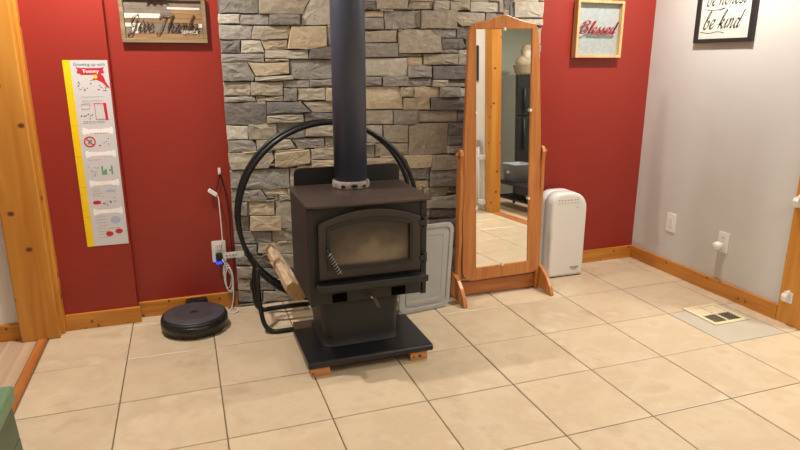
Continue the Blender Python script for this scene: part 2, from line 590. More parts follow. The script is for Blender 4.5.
TR += zr(215, 65, S, [
    ('g', [(38, -14), (206, -14), (256, 74), (246, 103), (42, 103)]), ('y', [(211, -16), (476, -18), (476, 55), (380, 66), (260, 71)]),
    ('g', [(484, -34), (800, -34), (800, 86), (620, 93), (500, 86), (484, 48)]), ('l', [(258, 76), (498, 66), (504, 92), (430, 100), (258, 104)]),
    ('t', (45, 108, 227, 199)), ('t', (231, 108, 439, 196)), ('g', (443, 98, 607, 142)), ('g', (611, 94, 800, 140)),
    ('g', (443, 148, 527, 231)), ('t', (531, 145, 709, 226)), ('y', (713, 145, 800, 232)),
    ('g', [(50, 206), (252, 203), (266, 236), (54, 243)]), ('t', [(262, 212), (440, 200), (440, 235), (274, 237)]),
    ('d', (60, 247, 329, 386)), ('d', [(334, 240), (552, 240), (616, 302), (334, 316)]), ('t', [(566, 238), (800, 230), (800, 302), (628, 302)]),
    ('t', [(334, 328), (566, 318), (570, 368), (400, 372), (334, 376)]), ('d', (574, 309, 800, 372))])
TR += zr(215, 130, S, [
    ('l', [(66, -28), (213, -24), (213, 62), (80, 64)]), ('t', [(217, -34), (394, -42), (396, 62), (217, 62)]), ('g', [(400, -48), (577, -46), (577, 46), (400, 58)]),
    ('t', (581, -40, 800, 42)), ('g', [(82, 70), (236, 68), (262, 90), (266, 136), (88, 143)]), ('t', [(266, 65), (488, 62), (520, 116), (350, 133), (270, 132)]),
    ('g', [(490, 56), (702, 48), (704, 113), (540, 123)]), ('t', (708, 47, 800, 100)), ('t', [(80, 148), (366, 148), (382, 180), (342, 241), (106, 254), (84, 210)]),
    ('y', [(384, 150), (606, 126), (614, 215), (450, 242), (384, 236)]), ('t', (618, 126, 800, 190)), ('y', (620, 195, 800, 240)),
    ('g', [(86, 262), (476, 248), (480, 372), (350, 381), (90, 374)]), ('t', (484, 245, 800, 372)),
    ('g', [(92, 381), (292, 381), (332, 440), (320, 460), (96, 462)]), ('y', [(298, 379), (466, 372), (466, 416), (332, 422)])])
TR += zr(225, 190, 3.75, [
    ('y', (88, 44, 186, 95)), ('t', (190, 40, 260, 142)), ('g', (20, 46, 84, 96)), ('y', (94, 98, 211, 152)), ('g', (22, 99, 90, 154)),
    ('g', (24, 156, 175, 202)), ('t', (179, 150, 260, 192)), ('g', (28, 206, 120, 244)), ('t', (124, 200, 260, 238)),
    ('g', (32, 248, 100, 284)), ('d', (104, 246, 190, 290)), ('t', (194, 242, 260, 286)), ('l', (34, 288, 118, 332)), ('g', (122, 294, 260, 330)),
    ('t', (36, 336, 96, 376)), ('g', (100, 334, 186, 376)), ('t', (190, 334, 260, 378)), ('g', (38, 380, 140, 420)), ('t', (144, 380, 260, 420))])
TR += zr(362, 0, S, [
    ('d', (-40, 10, 85, 63)), ('t', [(90, -45), (304, -45), (288, 60), (90, 62)]), ('t', [(306, 8), (461, 6), (456, 57), (294, 59)]), ('l', (466, 8, 561, 67)), ('t', (565, 10, 692, 66)), ('l', (696, 12, 880, 78)),
    ('y', (-40, 69, 140, 109)), ('g', (-40, 114, 141, 189)), ('g', [(145, 71), (376, 67), (379, 172), (280, 186), (150, 189)]), ('t', (382, 67, 611, 183)),
    ('t', [(614, 76), (790, 84), (790, 160), (640, 170), (612, 142)]), ('t', (-40, 198, 226, 271)), ('t', [(234, 206), (282, 188), (440, 190), (502, 240), (506, 336), (234, 341)]),
    ('g', [(446, 190), (609, 188), (609, 241), (506, 243)]), ('d', (613, 184, 760, 246)), ('d', [(509, 249), (642, 249), (668, 300), (640, 317), (509, 317)]),
    ('g', (-40, 278, 231, 366)), ('t', [(236, 344), (386, 347), (386, 363), (240, 367)]), ('l', (-40, 373, 292, 491)), ('y', (297, 366, 391, 419)), ('t', (398, 348, 616, 416)), ('g', (509, 320, 616, 344)), ('l', (619, 322, 760, 416)),
    ('g', (296, 428, 447, 500)), ('d', (455, 424, 760, 510))])
TR += zr(362, 65, S, [
    ('g', (302, 86, 451, 138)), ('g', (-40, 78, 126, 132)), ('g', (132, 74, 299, 137)), ('t', (455, 97, 550, 139)), ('g', (554, 98, 760, 139)),
    ('y', [(-40, 140), (246, 138), (264, 202), (268, 284), (-40, 286)]), ('t', (250, 141, 335, 206)), ('y', (338, 140, 496, 208)), ('g', (500, 142, 632, 207)), ('l', (636, 146, 760, 206)),
    ('y', [(272, 213), (436, 210), (439, 286), (272, 288)]), ('d', (443, 212, 760, 290)), ('t', (-40, 291, 197, 382)), ('g', (204, 289, 363, 381)), ('t', (367, 294, 613, 367)), ('d', (617, 296, 760, 365)),
    ('l', (-40, 390, 133, 500)), ('t', [(138, 388), (299, 384), (299, 500), (144, 500)]), ('t', [(303, 396), (370, 378), (553, 374), (553, 566), (440, 578), (303, 578)]), ('d', (557, 370, 760, 456))])
TR += zr(362, 130, S, [
    ('g', (-40, 96, 82, 178)), ('t', [(87, 90), (299, 84), (299, 160), (87, 174)]), ('d', (556, 42, 760, 99)), ('t', (552, 103, 760, 150)), ('y', [(-40, 186), (242, 180), (262, 242), (-40, 246)]),
    ('y', [(268, 166), (452, 162), (440, 236), (308, 246)]), ('t', [(456, 165), (760, 153), (760, 246), (440, 258)]), ('g', [(298, 250), (432, 246), (432, 316), (318, 320)]), ('g', [(438, 262), (760, 250), (760, 356), (438, 363)]),
    ('t', (150, 250, 294, 322)), ('y', (336, 324, 428, 372)), ('t', [(436, 369), (566, 366), (542, 420), (430, 432)]), ('d', (570, 360, 760, 406)), ('l', [(396, 438), (540, 426), (640, 410), (620, 502), (396, 506)]), ('d', (440, 508, 640, 560)), ('g', (380, 508, 436, 560))])
TR += [('l', [(513.8, 2), (548, 2), (548, 18), (513.8, 18)]), ('t', [(522, 19.2), (548, 19.2), (548, 25.8), (522, 25.8)]), ('t', [(530, 27), (548, 27), (547, 45), (530, 45)])]
STN = []
for col, pts in TR:
    q = [aty(x, y, 1.298) for x, y in pts]
    q = [(min(max(v.x, SX0), SX1), max(v.z, .004)) for v in q]
    if max(a for a, _ in q) - min(a for a, _ in q) > .012 and max(b for _, b in q) - min(b for _, b in q) > .008:
        STN.append((col, q))
# fill what the stove, mirror and picture edge hide with more courses
G = .005
nx, nz = int((SX1 - SX0) / G), int(CEIL / G)
cov = np.zeros((nz, nx), bool)
gx = SX0 + (np.arange(nx) + .5) * G
gz = (np.arange(nz) + .5) * G
GX, GZ = np.meshgrid(gx, gz)
def inside(poly):
    r_ = np.zeros_like(cov)
    n = len(poly)
    for i in range(n):
        (x1, z1), (x2, z2) = poly[i], poly[(i + 1) % n]
        if z1 == z2:
            continue
        c_ = ((z1 > GZ) != (z2 > GZ)) & (GX < (x2 - x1) * (GZ - z1) / (z2 - z1) + x1)
        r_ ^= c_
    return r_
for col, q in STN:
    cov |= inside(q)
rf = random.Random(3)
for i in range(nz):
    j = 0
    while j < nx:
        if cov[i, j]:
            j += 1
            continue
        mw = int(rf.uniform(.11, .30) / G)
        mh = int(rf.choice((.045, .06, .075, .095)) / G)
        e = j
        while e < nx and e - j < mw and not cov[i, e]:
            e += 1
        if 0 < nx - e < 8 and not cov[i, e:].any():
            e = nx
        h = 1
        while i + h < nz and h < mh and not cov[i + h, j:e].any():
            h += 1
        cov[i:i + h, j:e] = True
        if (e - j) * G >= .014 and h * G >= .009:
            STN.append((rf.choice('ggdttyl'), [(SX0 + j * G, i * G), (SX0 + e * G, i * G), (SX0 + e * G, (i + h) * G), (SX0 + j * G, (i + h) * G)]))
        j = e
def stone_rank(cq):
    xs, zs = [a for a, _ in cq[1]], [b for _, b in cq[1]]
    return (min(zs) > 1.70, -(max(xs) - min(xs)) * (max(zs) - min(zs)))     # courses low enough to be seen first, large before small
STN.sort(key=stone_rank)
REST, REST_MAT = MB(), []
rs_ = random.Random(11)
for si, (col, q) in enumerate(STN):
    cx = sum(a for a, _ in q) / len(q)
    cz = sum(b for _, b in q) / len(q)
    o2 = []
    m_ = len(q)
    for i in range(m_):
        (x1, z1), (x2, z2) = q[i], q[(i + 1) % m_]
        o2.append((x1, z1))
        ln = math.hypot(x2 - x1, z2 - z1)
        k = 2 if ln > .12 else (1 if ln > .04 else 0)
        for s_ in range(1, k + 1):
            t = s_ / (k + 1)
            o2.append((x1 + (x2 - x1) * t + rs_.uniform(-.003, .003), z1 + (z2 - z1) * t + rs_.uniform(-.003, .003)))
    def ring(ins, y, jit):
        r_ = []
        for (x, z) in o2:
            d = Vector((cx - x, cz - z))
            l_ = d.length or 1
            # inset mostly straight in from each side rather than to the middle
            ix = ins * (1 if d.x > 0 else -1) * min(1, abs(d.x) / .01)
            iz = ins * (1 if d.y > 0 else -1) * min(1, abs(d.y) / .01)
            r_.append((x - cx + ix, y + rs_.uniform(-jit, jit), z - cz + iz))
        return r_
    dep = rs_.uniform(.012, .032)
    bv = rs_.uniform(.0012, .0042)
    tilt = rs_.uniform(-.05, .05)
    tiltz = rs_.uniform(-.10, .10)
    n = len(o2)
    V = ring(.0001, 0, 0) + ring(.0003, -dep + bv * .9, .0010) + ring(bv, -dep, .0022)
    V = [(x, y + (tilt * x + tiltz * z if k >= n else 0), z) for k, (x, y, z) in enumerate(V)]
    V += [(x * .5, -dep - rs_.uniform(-.001, .0045) + (tilt * x + tiltz * z) * .5, z * .5) for (x, y, z) in V[2 * n:3 * n]]
    V.append((rs_.uniform(-.01, .01), -dep - rs_.uniform(-.001, .004), 0))
    mb = MB().add(V, [(i, (i + 1) % n, n + (i + 1) % n, n + i) for i in range(n)] + [(n + i, n + (i + 1) % n, 2 * n + (i + 1) % n, 2 * n + i) for i in range(n)] + [(2 * n + i, 2 * n + (i + 1) % n, 3 * n + (i + 1) % n, 3 * n + i) for i in range(n)] + [(3 * n + i, 3 * n + (i + 1) % n, 4 * n) for i in range(n)])
    if si >= 300:                              # past 300: real stones still, joined in one part
        REST.add([(x + cx, y + SY + .002, z + cz) for x, y, z in mb.v], mb.f)
        REST_MAT += [list(STONES).index(col)] * len(mb.f)
        continue
    o = mb.build('stone', STONES[col])
    o.location = (cx, SY + .002, cz)
    o.parent = sw
me = bpy.data.meshes.new('stone_remainder')
me.from_pydata(REST.v, [], REST.f)
for m_ in STONES.values():
    me.materials.append(m_)
me.polygons.foreach_set('material_index', REST_MAT)
bm = bmesh.new()
bm.from_mesh(me)
bmesh.ops.recalc_face_normals(bm, faces=bm.faces)
bm.to_mesh(me)
bm.free()
o = bpy.data.objects.new('stone_remainder', me)
o['kind'] = 'stuff'
COL.objects.link(o)
o.parent = sw

# ------------------------------------------------------------------ wood stove
ST = thing('wood_stove', 'dark steel pedestal wood stove with arched glass door', 'stove', (1.10, .6, 0))
TX0, TX1, TY0, TY1, TZ = .805, 1.379, .362, .830, .785
FX0, FX1, FY = .811, 1.363, .395            # firebox
part(MB().prism(rrect(TX0, TX1, TY0, TY1, .018), XY, TZ - .012, TZ), 'top_plate', IRON_TOP, ST, .0025)
part(box(FX0, FX1, FY, .815, .326, TZ - .0125), 'firebox', IRON, ST, .008)
# rear heat shield rising above the top plate
part(MB().prism(rrect(.838, 1.386, .42, .868, .03), XZ, .842, .852), 'heat_shield', BLACK, ST, .002)
# front plate flanges beside the door
part(box(FX0 + .002, FX0 + .03, FY - .006, FY + .002, .32, TZ - .02), 'corner_flange', IRON, ST, .002)
part(box(FX1 - .03, FX1 - .002, FY - .006, FY + .002, .32, TZ - .02), 'corner_flange', IRON, ST, .002)
# arched cast door
def arch(x0, x1, z0, zs, zt, n=14):
    pts = [(x0, z0), (x1, z0)]
    for k in range(n + 1):
        t = k / n
        pts.append((x1 + (x0 - x1) * t, zs + (zt - zs) * (1 - (2 * t - 1) ** 2)))
    return pts
def ringprism(outer, inner, fn, a, b):
    n = len(outer)
    mb = MB()
    V = [fn(u, v, a) for u, v in outer] + [fn(u, v, a) for u, v in inner] + [fn(u, v, b) for u, v in outer] + [fn(u, v, b) for u, v in inner]
    F = []
    for i in range(n):
        j = (i + 1) % n
        F += [(i, j, n + j, n + i), (2 * n + i, 3 * n + i, 3 * n + j, 2 * n + j), (i, 2 * n + i, 2 * n + j, j), (n + i, n + j, 3 * n + j, 3 * n + i)]
    return mb.add(V, F)
dz = lambda px_, py_: aty(px_, py_, FY - .03)
d0, d1 = dz(320, 279.6), dz(420.4, 271)
dx0, dx1 = d0.x, d1.x
dzb = (d0.z + d1.z) / 2
dzs = (dz(320, 223.6).z + dz(420, 217).z) / 2
dzt = dz(372, 209).z
out = arch(dx0, dx1, dzb, dzs, dzt)
inn = arch(dx0 + .042, dx1 - .045, dzb + .05, dzs - .024, dzt - .042)
door = part(ringprism(out, inn, XZ, FY - .030, FY - .004), 'door', IRON_DOOR, ST, .004)
part(ringprism(arch(dx0 + .034, dx1 - .037, dzb + .042, dzs - .018, dzt - .034), arch(dx0 + .05, dx1 - .053, dzb + .058, dzs - .030, dzt - .05), XZ, FY - .034, FY - .0295), 'glass_retainer', IRON, door, .001)
part(MB().prism(inn, XZ, FY - .018, FY - .012), 'glass_pane', GLASS, door)
for z_ in (.665, .485):
    hp = aty(423.5, 222 if z_ > .6 else 257, FY - .02)
    h = MB().lathe([(.011, -.022), (.012, -.02), (.012, .02), (.011, .022)], (hp.x + .004, FY - .022, hp.z), 12)
    h.box(hp.x - .022, hp.x + .003, FY - .034, FY - .02, hp.z - .012, hp.z + .012)
    part(h, 'hinge', IRON, ST, .001)
# coil spring handle hanging diagonally across the door
ha, hb = aty(327, 250, FY - .045), aty(340, 274, FY - .075)
ax_ = (hb - ha).normalized()
u_ = ax_.cross(Vector((0, 1, 0))).normalized()
v_ = ax_.cross(u_)
part(MB().tube([Vector((ha.x, FY - .028, ha.z)), ha, hb], .004, 8), 'handle_rod', IRON, door)
pts = []
for k in range(0, 11 * 12 + 1):
    t = k / (11 * 12)
    a = t * 8 * 6.28318
    pts.append(ha + (hb - ha) * (.18 + .84 * t) + (u_ * math.cos(a) + v_ * math.sin(a)) * .010)
part(MB().tube(pts, .0024, 6), 'handle_spring', CHROME, door)
# ash lip under the door
l0, l1 = aty(318, 288, FY - .065), aty(425, 274, FY - .065)
prof = [(FY + .002, .402), (FY + .002, .428), (FY - .060, .424), (FY - .068, .436), (FY - .074, .436), (FY - .076, .426), (FY - .074, .406), (FY - .066, .402)]
part(MB().prism(prof, lambda u, v, t: (t, u, v), .838, 1.346), 'ash_lip', IRON, ST, .0025)
part(box(.838, 1.346, FY - .006, FY + .01, .326, .4025), 'front_apron', IRON, ST, .004)
for (xa, xb) in ((.912, .978), (1.19, 1.256)):
    part(box(xa, xb, FY - .012, FY - .005, .332, .370), 'air_slot', plain('slot_void', (8, 8, 8), .95, 0, .1, 20, spec=.05), ST)
s0 = aty(370, 292, FY - .03)
part(MB().tube([(s0.x, FY - .018, .356), (s0.x, FY - .06, .354)], .0045, 8), 'air_control_rod', CHROME, ST)
part(MB().prism(rrect(-.008, .008, -.05, .004, .004, 2), lambda u, v, t: (s0.x + .012 + u - v * .45, t, .350 + v), FY - .06, FY - .055), 'air_control_tag', IRON_TOP, ST)
# pedestal and hearth board
pd = MB()
pp = lambda a, z: [(x, y, z) for x, y in rrect(.866 - a * 1.4, 1.256 + a * .4, .452 - a, .80, .045)]
lev = [(-.010, .0745), (-.012, .080), (-.018, .090), (-.018, .12), (-.004, .28), (0, .328)]
rings = [pp(a, z) for a, z in lev]
nn = len(rings[0])
pd.add([v for r_ in rings for v in r_], [(i * nn + k, i * nn + (k + 1) % nn, (i + 1) * nn + (k + 1) % nn, (i + 1) * nn + k) for i in range(len(lev) - 1) for k in range(nn)], True)
pd.add([v for r_ in rings for v in r_], [tuple(range(nn))[::-1], tuple(range((len(lev) - 1) * nn, len(lev) * nn))])
part(pd, 'pedestal', IRON, ST)
bz0, bz1 = .042, .076
prof = [(.735, bz1 - .004), (.735, bz0)] + [(.352, bz0)] + [(.352 - .015 * math.sin(R(a)), bz0 + .017 * (1 - math.cos(R(a)))) for a in range(30, 181, 30)]
part(MB().prism(prof, lambda u, v, t: (t, u, v), .782, 1.381), 'hearth_board', BLACKG, ST, .002)
part(box(.80, 1.36, .737, .850, .036, .062), 'rear_board', plain('brown_steel', (86, 70, 58), .45, .2, .15, 12), ST, .003)  # mottled brown plate behind the hearth board
BLK = wood('block_wood', (206, 150, 96), (180, 120, 70), (120, 70, 36), 0, .6, 14, 9)
for (xa, xb, ya, yb) in ((.795, .883, .352, .42), (1.272, 1.358, .352, .42)):
    b_o = part(box(xa, xb, ya, yb, .0, bz0), 'support_block', BLK, ST, .003)
for (xa, xb) in ((.81, .89), (1.27, 1.35)):
    part(box(xa, xb, .65, .732, .0, bz0), 'support_block', BLK, ST, .003)
    part(box(xa, xb, .76, .835, .0, .036), 'support_block', BLK, ST, .003)
part(MB().lathe([(.017, -.0005), (.017, .001)], (0, 0, 0), 16), 'block_bore', BLACK, ST)
bo = bpy.data.objects['block_bore']
bo.matrix_parent_inverse = Matrix.Identity(4)
bo.location = Vector((1.318, .3515, .020)) - ST.location
bo.rotation_euler = (R(90), 0, 0)
bo.scale = (.45, .32, 1)

PX, PY, PR = 1.096, .728, .080
pc = MB().lathe([(PR + .010, 0), (PR + .012, .006), (PR + .010, .03), (PR + .006, .034), (PR + .001, .036)], (PX, PY, TZ + .0005), 40)
PIP = thing('stove_pipe', 'black round flue pipe rising from the stove top', 'stove pipe', (PX, PY, TZ))
part(pc, 'collar', SILVER, PIP, label='chipped grey cement collar')
part(MB().lathe([(PR, .004), (PR, CEIL - TZ - .002)], (PX, PY, TZ), 48), 'pipe', PIPE, PIP)
for k in range(3):
    a = R(-128 + 34 * k)
    part(MB().lathe([(.011, 0), (.011, .003), (.006, .004)], (0, 0, 0), 10), 'collar_chip', BLACK, PIP)
    co = [o for o in PIP.children if o.name.startswith('collar_chip')][-1]
    co.matrix_parent_inverse = Matrix.Identity(4)
    co.location = ((PR + .0105) * math.cos(a), (PR + .0105) * math.sin(a), .014 + .004 * (k % 2))
    co.rotation_euler = (R(90), 0, a + R(90))
    co.scale = (1.5 if k % 2 else 1.1, .8, .4)

# ------------------------------------------------------------------ hoop log rack
RK = thing('log_rack', 'black tubular hoop log rack standing behind the stove', 'log rack', (1.06, 1.06, 0))
RCX, RCZ, RR, tr = 1.060, .582, .486, .0125
RY = (1.010, 1.118)
for y in RY:
    part(MB().tube([(RCX + RR * math.cos(R(a)), y, RCZ + RR * math.sin(R(a))) for a in range(0, 360, 5)], tr, 10, closed=True), 'hoop', TUBEB, RK)
lx0, lx1, fy0, fy1 = .648, 1.36, .862, 1.20
zl = RCZ - math.sqrt(RR ** 2 - (RCX - .655) ** 2)
zr_ = RCZ - math.sqrt(RR ** 2 - (1.36 - RCX) ** 2)
# one bent tube makes each end of the stand: down from the hoop, along the floor, up again
part(MB().tube(smoothc([(.652, RY[0], zl + .012), (.647, .975, .24), (.648, .935, .13), (.662, .90, .045), (.700, .876, .0125), (.78, .869, .0125), (1.24, .869, .0125), (1.32, .876, .0125), (1.352, .90, .05), (1.358, .96, .13), (1.36, RY[0], zr_ + .006)], 6), tr, 10), 'front_stand', TUBEB, RK)
part(MB().tube(smoothc([(.652, RY[1], zl + .012), (.646, 1.145, .24), (.642, 1.165, .13), (.652, 1.18, .05), (.690, 1.19, .0125), (.78, 1.195, .0125), (1.24, 1.195, .0125), (1.32, 1.19, .0125), (1.352, 1.18, .05), (1.358, 1.15, .13), (1.36, RY[1], zr_ + .006)], 6), tr, 10), 'rear_stand', TUBEB, RK)
for a in (200, 235, 270, 305):
    q = (RCX + RR * math.cos(R(a)), RCZ + RR * math.sin(R(a)))
    part(MB().tube([(q[0], RY[0], q[1]), (q[0], RY[1], q[1])], tr * .8, 8), 'cross_bar', TUBEB, RK)

# split log lying in the hoop
LG = thing('firewood_log', 'pale split firewood log resting in the black hoop rack', 'firewood', (.80, 1.08, .2))
WOODC = wood('log_split_face', (212, 186, 152), (178, 152, 124), None, 1, .8, 22)
WOODE = plain('log_cut_end', (222, 186, 138), .8, 0, .14, 60, .3, 160)
BARK = plain('log_bark', (138, 118, 98), .95, 0, .25, 40, .8, 60)
fa, fb = Vector((.838, .915, .205)), Vector((.764, 1.235, .345))
ring_ = [(-.054, .056), (-.024, .072), (.020, .034), (.054, -.030), (.062, -.062), (.022, -.078), (-.030, -.048), (-.062, .020)]
ax_ = (fb - fa).normalized()
ux = Vector((1, 0, 0)); ux = (ux - ax_ * ux.dot(ax_)).normalized(); uz = ux.cross(ax_) * -1
if uz.z < 0: uz = -uz
V = []
NS = 6
rl = random.Random(5)
for i in range(NS + 1):
    t = i / NS
    c = fa + (fb - fa) * t
    for (a, b) in ring_:
        j = 1 + rl.uniform(-.07, .07)
        V.append(c + ux * a * j * (1 - .25 * t) + uz * b * j * (1 - .2 * t))
n = len(ring_)
body = MB().add(V, [(i * n + k, i * n + (k + 1) % n, (i + 1) * n + (k + 1) % n, (i + 1) * n + k) for i in range(NS) for k in (0, 1, 2, 3, 7)])
bark = MB().add(V, [(i * n + k, i * n + (k + 1) % n, (i + 1) * n + (k + 1) % n, (i + 1) * n + k) for i in range(NS) for k in (4, 5, 6)])
part(body, 'split_face', WOODC, LG)
part(bark, 'bark', BARK, LG)
part(MB().add(V[:n], [tuple(range(n))]), 'cut_end', WOODE, LG)
part(MB().add(V[-n:], [tuple(range(n))]), 'cut_end', WOODE, LG)

# ------------------------------------------------------------------ grey plastic tray leaning behind the stove
TRY = thing('plastic_tray', 'grey plastic tray with rounded corners leaning beside the stove', 'tray', (1.70, .93, 0))
e1 = Vector((math.cos(R(7)), math.sin(R(7)), 0))
e2 = Vector((-math.sin(R(7)) * .12, .12, .99)).normalized()
e3 = e1.cross(e2)
org = Vector((1.712, .918, .003))
def TP(u, v, t): return org + e1 * (u + v * .125) + e2 * v + e3 * t
o1 = rrect(-.325, 0, 0, .490, .045)
o2 = rrect(-.300, -.024, .024, .466, .035)
o3 = rrect(-.285, -.040, .040, .450, .028)
o4 = rrect(-.262, -.064, .064, .426, .02)
part(ringprism(o1, o2, TP, -.004, .011), 'rim', GREYP, TRY, .003)
part(ringprism(o2, o3, TP, -.004, .005), 'groove', GREYP, TRY)
part(ringprism(o3, o4, TP, -.004, .008), 'inner_ridge', GREYP, TRY, .002)
part(MB().prism(o4, TP, -.004, .006), 'panel', GREYP, TRY)

# ------------------------------------------------------------------ cheval mirror
CM = thing('cheval_mirror', 'tall honey oak standing mirror with arched top and curved feet', 'mirror', (2.078, 1.02, 0))
SWL = bpy.data.objects.new('swing_frame', None)
LEAN, ROLL = R(2.0), R(-1.0)
piv = Vector((2.082, 1.02, .88))
MROT = Matrix.Translation(piv) @ Matrix.Rotation(-LEAN, 4, 'X') @ Matrix.Rotation(ROLL, 4, 'Y')
def FP(u, v, t): return MROT @ Vector((u, t, v - .88))
bpy.data.objects.remove(SWL)
N = 60
def fr_outer():
    pts = []
    rb, hb, zb = .062, .262, .112
    for k in range(7):
        a = R(180 + 90 * k / 6); pts.append((-hb + rb + rb * math.cos(a), zb + rb + rb * math.sin(a)))
    for k in range(7):
        a = R(270 + 90 * k / 6); pts.append((hb - rb + rb * math.cos(a), zb + rb + rb * math.sin(a)))
    right = [(.258, .60), (.247, .95), (.234, 1.25), (.219, 1.50)]
    sh = [(.2155, 1.535), (.206, 1.562), (.188, 1.577), (.150, 1.586), (.100, 1.596), (.050, 1.612), (.022, 1.621)]
    pts += right + sh + [(0, 1.624)] + [(-a, b) for a, b in sh[::-1]] + [(-a, b) for a, b in right[::-1]]
    return pts
fo = fr_outer()
gx0, gx1, gz0, gz1 = -.173, .173, .190, 1.548
def to_rect(p):
    # nearest point on the glass opening, for a clean ring
    x, z = p
    cz_ = (gz0 + gz1) / 2
    return (max(gx0, min(gx1, x * 1.0)), max(gz0, min(gz1, z)))
fi = []
for (x, z) in fo:
    q = to_rect((x, z))
    fi.append(q)
# one ring of quads; corners of the opening get their own vertices
def snap(fi):
    for tx, tz in ((gx0, gz0), (gx1, gz0), (gx1, gz1), (gx0, gz1)):
        k = min(range(len(fi)), key=lambda i: (fi[i][0] - tx) ** 2 + (fi[i][1] - tz) ** 2)
        fi[k] = (tx, tz)
    return fi
fi = snap(fi)
part(ringprism(fo, fi, FP, -.012, .012), 'frame', OAK, CM, .0035, 2, 50)
part(MB().prism([(gx0 - .004, gz0 - .004), (gx1 + .004, gz0 - .004), (gx1 + .004, gz1 + .004), (gx0 - .004, gz1 + .004)], FP, -.005, -.001), 'mirror_glass', MIRROR, CM)
part(MB().prism([(-.20, .17), (.20, .17), (.19, 1.56), (-.19, 1.56)], FP, .004, .0125), 'backing', OAK, CM)
for (u, v) in ((0, gz1), (gx0, 1.10), (gx1, 1.10), (gx0, .55), (gx1, .58), (0, gz0)):
    part(MB().prism(rrect(u - .007, u + .007, v - .008, v + .008, .005, 3), FP, -.0165, -.0125), 'mirror_clip', WHITEP2, CM)
for sx, xc in ((-1, 1.817), (1, 2.347)):
    # scalloped upright, seen edge on
    yc = 1.022
    prof_r = [(.024, .0), (.030, .10), (.024, .22), (.030, .36), (.023, .50), (.029, .66), (.024, .78), (.028, .86), (.020, .882), (.008, .892)]
    pl_ = [(yc - a, b) for a, b in prof_r] + [(yc + a, b) for a, b in prof_r[::-1]]
    part(MB().prism(pl_, lambda u, v, t: (t, u, v), xc - .011, xc + .011), 'upright', OAK, CM, .003)
    # foot: two quarter-curved brackets on a common board
    ft = [(yc - .175, 0), (yc - .17, .018), (yc - .150, .055), (yc - .115, .098), (yc - .07, .132), (yc - .02, .155), (yc + .02, .155), (yc + .07, .132), (yc + .115, .098), (yc + .150, .055), (yc + .17, .018), (yc + .175, 0), (yc + .12, 0), (yc + .09, .012), (yc - .09, .012), (yc - .12, 0)]
    xo = xc + sx * .0225
    part(MB().prism(ft, lambda u, v, t: (t, u, v), xo - .0115, xo + .0115), 'foot', OAK, CM, .003)
    part(MB().lathe([(.012, 0), (.015, .004), (.015, .014), (.010, .02)], (0, 0, 0), 16), 'pivot_knob', OAK_X, CM)
    k_ = [o for o in CM.children if o.name.startswith('pivot_knob')][-1]
    k_.matrix_parent_inverse = Matrix.Identity(4)
    k_.location = Vector((xc + sx * .0105, yc, .86)) - CM.location
    k_.rotation_euler = (0, R(90 * sx), 0)
part(box(1.8285, 2.3355, 1.012, 1.034, .012, .098), 'stretcher', OAK_X, CM, .003)

# ------------------------------------------------------------------ air purifier
AP = thing('air_purifier', 'white plastic air purifier with curved top by the red wall', 'air purifier', (2.665, 1.22, 0))
ax0, ax1 = 2.520, 2.788
outl = rrect(ax0, ax1, .004, .566, .02, 6, rs=(.012, .012, .115, .075))
mb = MB()
lay = [(1.148, .010), (1.142, .0), (1.150, -.004), (1.30, -.004), (1.306, 0)]
# rings: front cap slightly inset, body, back
def inset(poly, d):
    cx_ = (ax0 + ax1) / 2; cz_ = .29
    return [(x + (cx_ - x) * d / .134, z + (cz_ - z) * d / .29) for x, z in poly]
AY = -.012
rg = [(1.140, .020), (1.143, .008), (1.152, 0), (1.225, 0), (1.227, .003), (1.231, .003), (1.233, 0), (1.296, 0), (1.305, .010)]
V, n = [], len(outl)
for y, d in rg:
    V += [(x, y, z) for x, z in inset(outl, d)]
mb.add(V, [(i * n + k, i * n + (k + 1) % n, (i + 1) * n + (k + 1) % n, (i + 1) * n + k) for i in range(len(rg) - 1) for k in range(n)], True)
mb.add(V, [tuple(range(n)), tuple(range((len(rg) - 1) * n, len(rg) * n))[::-1]])
part(mb, 'body', WHITEP, AP)
part(MB().prism(rrect(ax0 + .01, ax1 - .01, 0, .005, .002, 2), XZ, 1.15, 1.296), 'base', BLACK, AP)
ICON = plain('print_grey', (150, 152, 156), .5)
for k in range(7):
    x = ax0 + .052 + .023 * k
    part(MB().prism(rrect(x - .004, x + .004, .515, .523, .003, 3), XZ, 1.1385, 1.1402), 'control_icon', ICON, AP)
    part(box(x - .006, x + .006, 1.1385, 1.1402, .498, .501), 'control_caption', ICON, AP)
part(MB().prism(rrect(ax0 + .188, ax0 + .194, .462, .470, .003, 3), XZ, 1.1385, 1.1402), 'indicator', ICON, AP)
part(MB().prism(rrect(ax0 + .165, ax0 + .232, .058, .068, .003, 3), XZ, 1.1385, 1.1402), 'maker_badge', ICON, AP)
part(box(ax0 + .178, ax0 + .220, 1.1385, 1.1402, .047, .052), 'badge_line', ICON, AP)
AP.location += Vector((-.012, -.020, 0))

# ------------------------------------------------------------------ robot vacuum and its dock
VC = thing('robot_vacuum', 'round black robot vacuum docked against the baseboard', 'vacuum', (.318, 1.085, 0))
vc = (.318, 1.085, 0)
part(MB().lathe([(.150, .008), (.164, .014), (.168, .024), (.168, .072), (.165, .080), (.160, .083)], vc, 56), 'body', BLACK, VC)
part(MB().lathe([(.1665, .030), (.1705, .032), (.1705, .066), (.1665, .068)], vc, 56), 'bumper', BLACKG, VC)
part(MB().lathe([(.154, .082), (.154, .0862), (.150, .088), (.02, .0885)], vc, 56), 'top_disc', plain('vacuum_grey', (74, 74, 78), .42, .2, .06, 30), VC)
part(MB().lathe([(.100, .0884), (.100, .0892), (.097, .0894)], vc, 48), 'lid_ring', plain('vacuum_grey_2', (66, 66, 70), .45, .2, .06, 30), VC)
part(MB().prism(rrect(-.017, .017, -.010, .010, .006, 4), lambda u, v, t: (vc[0] + u, vc[1] + v + .01, t), .0892, .0915), 'button', BLACKG, VC)
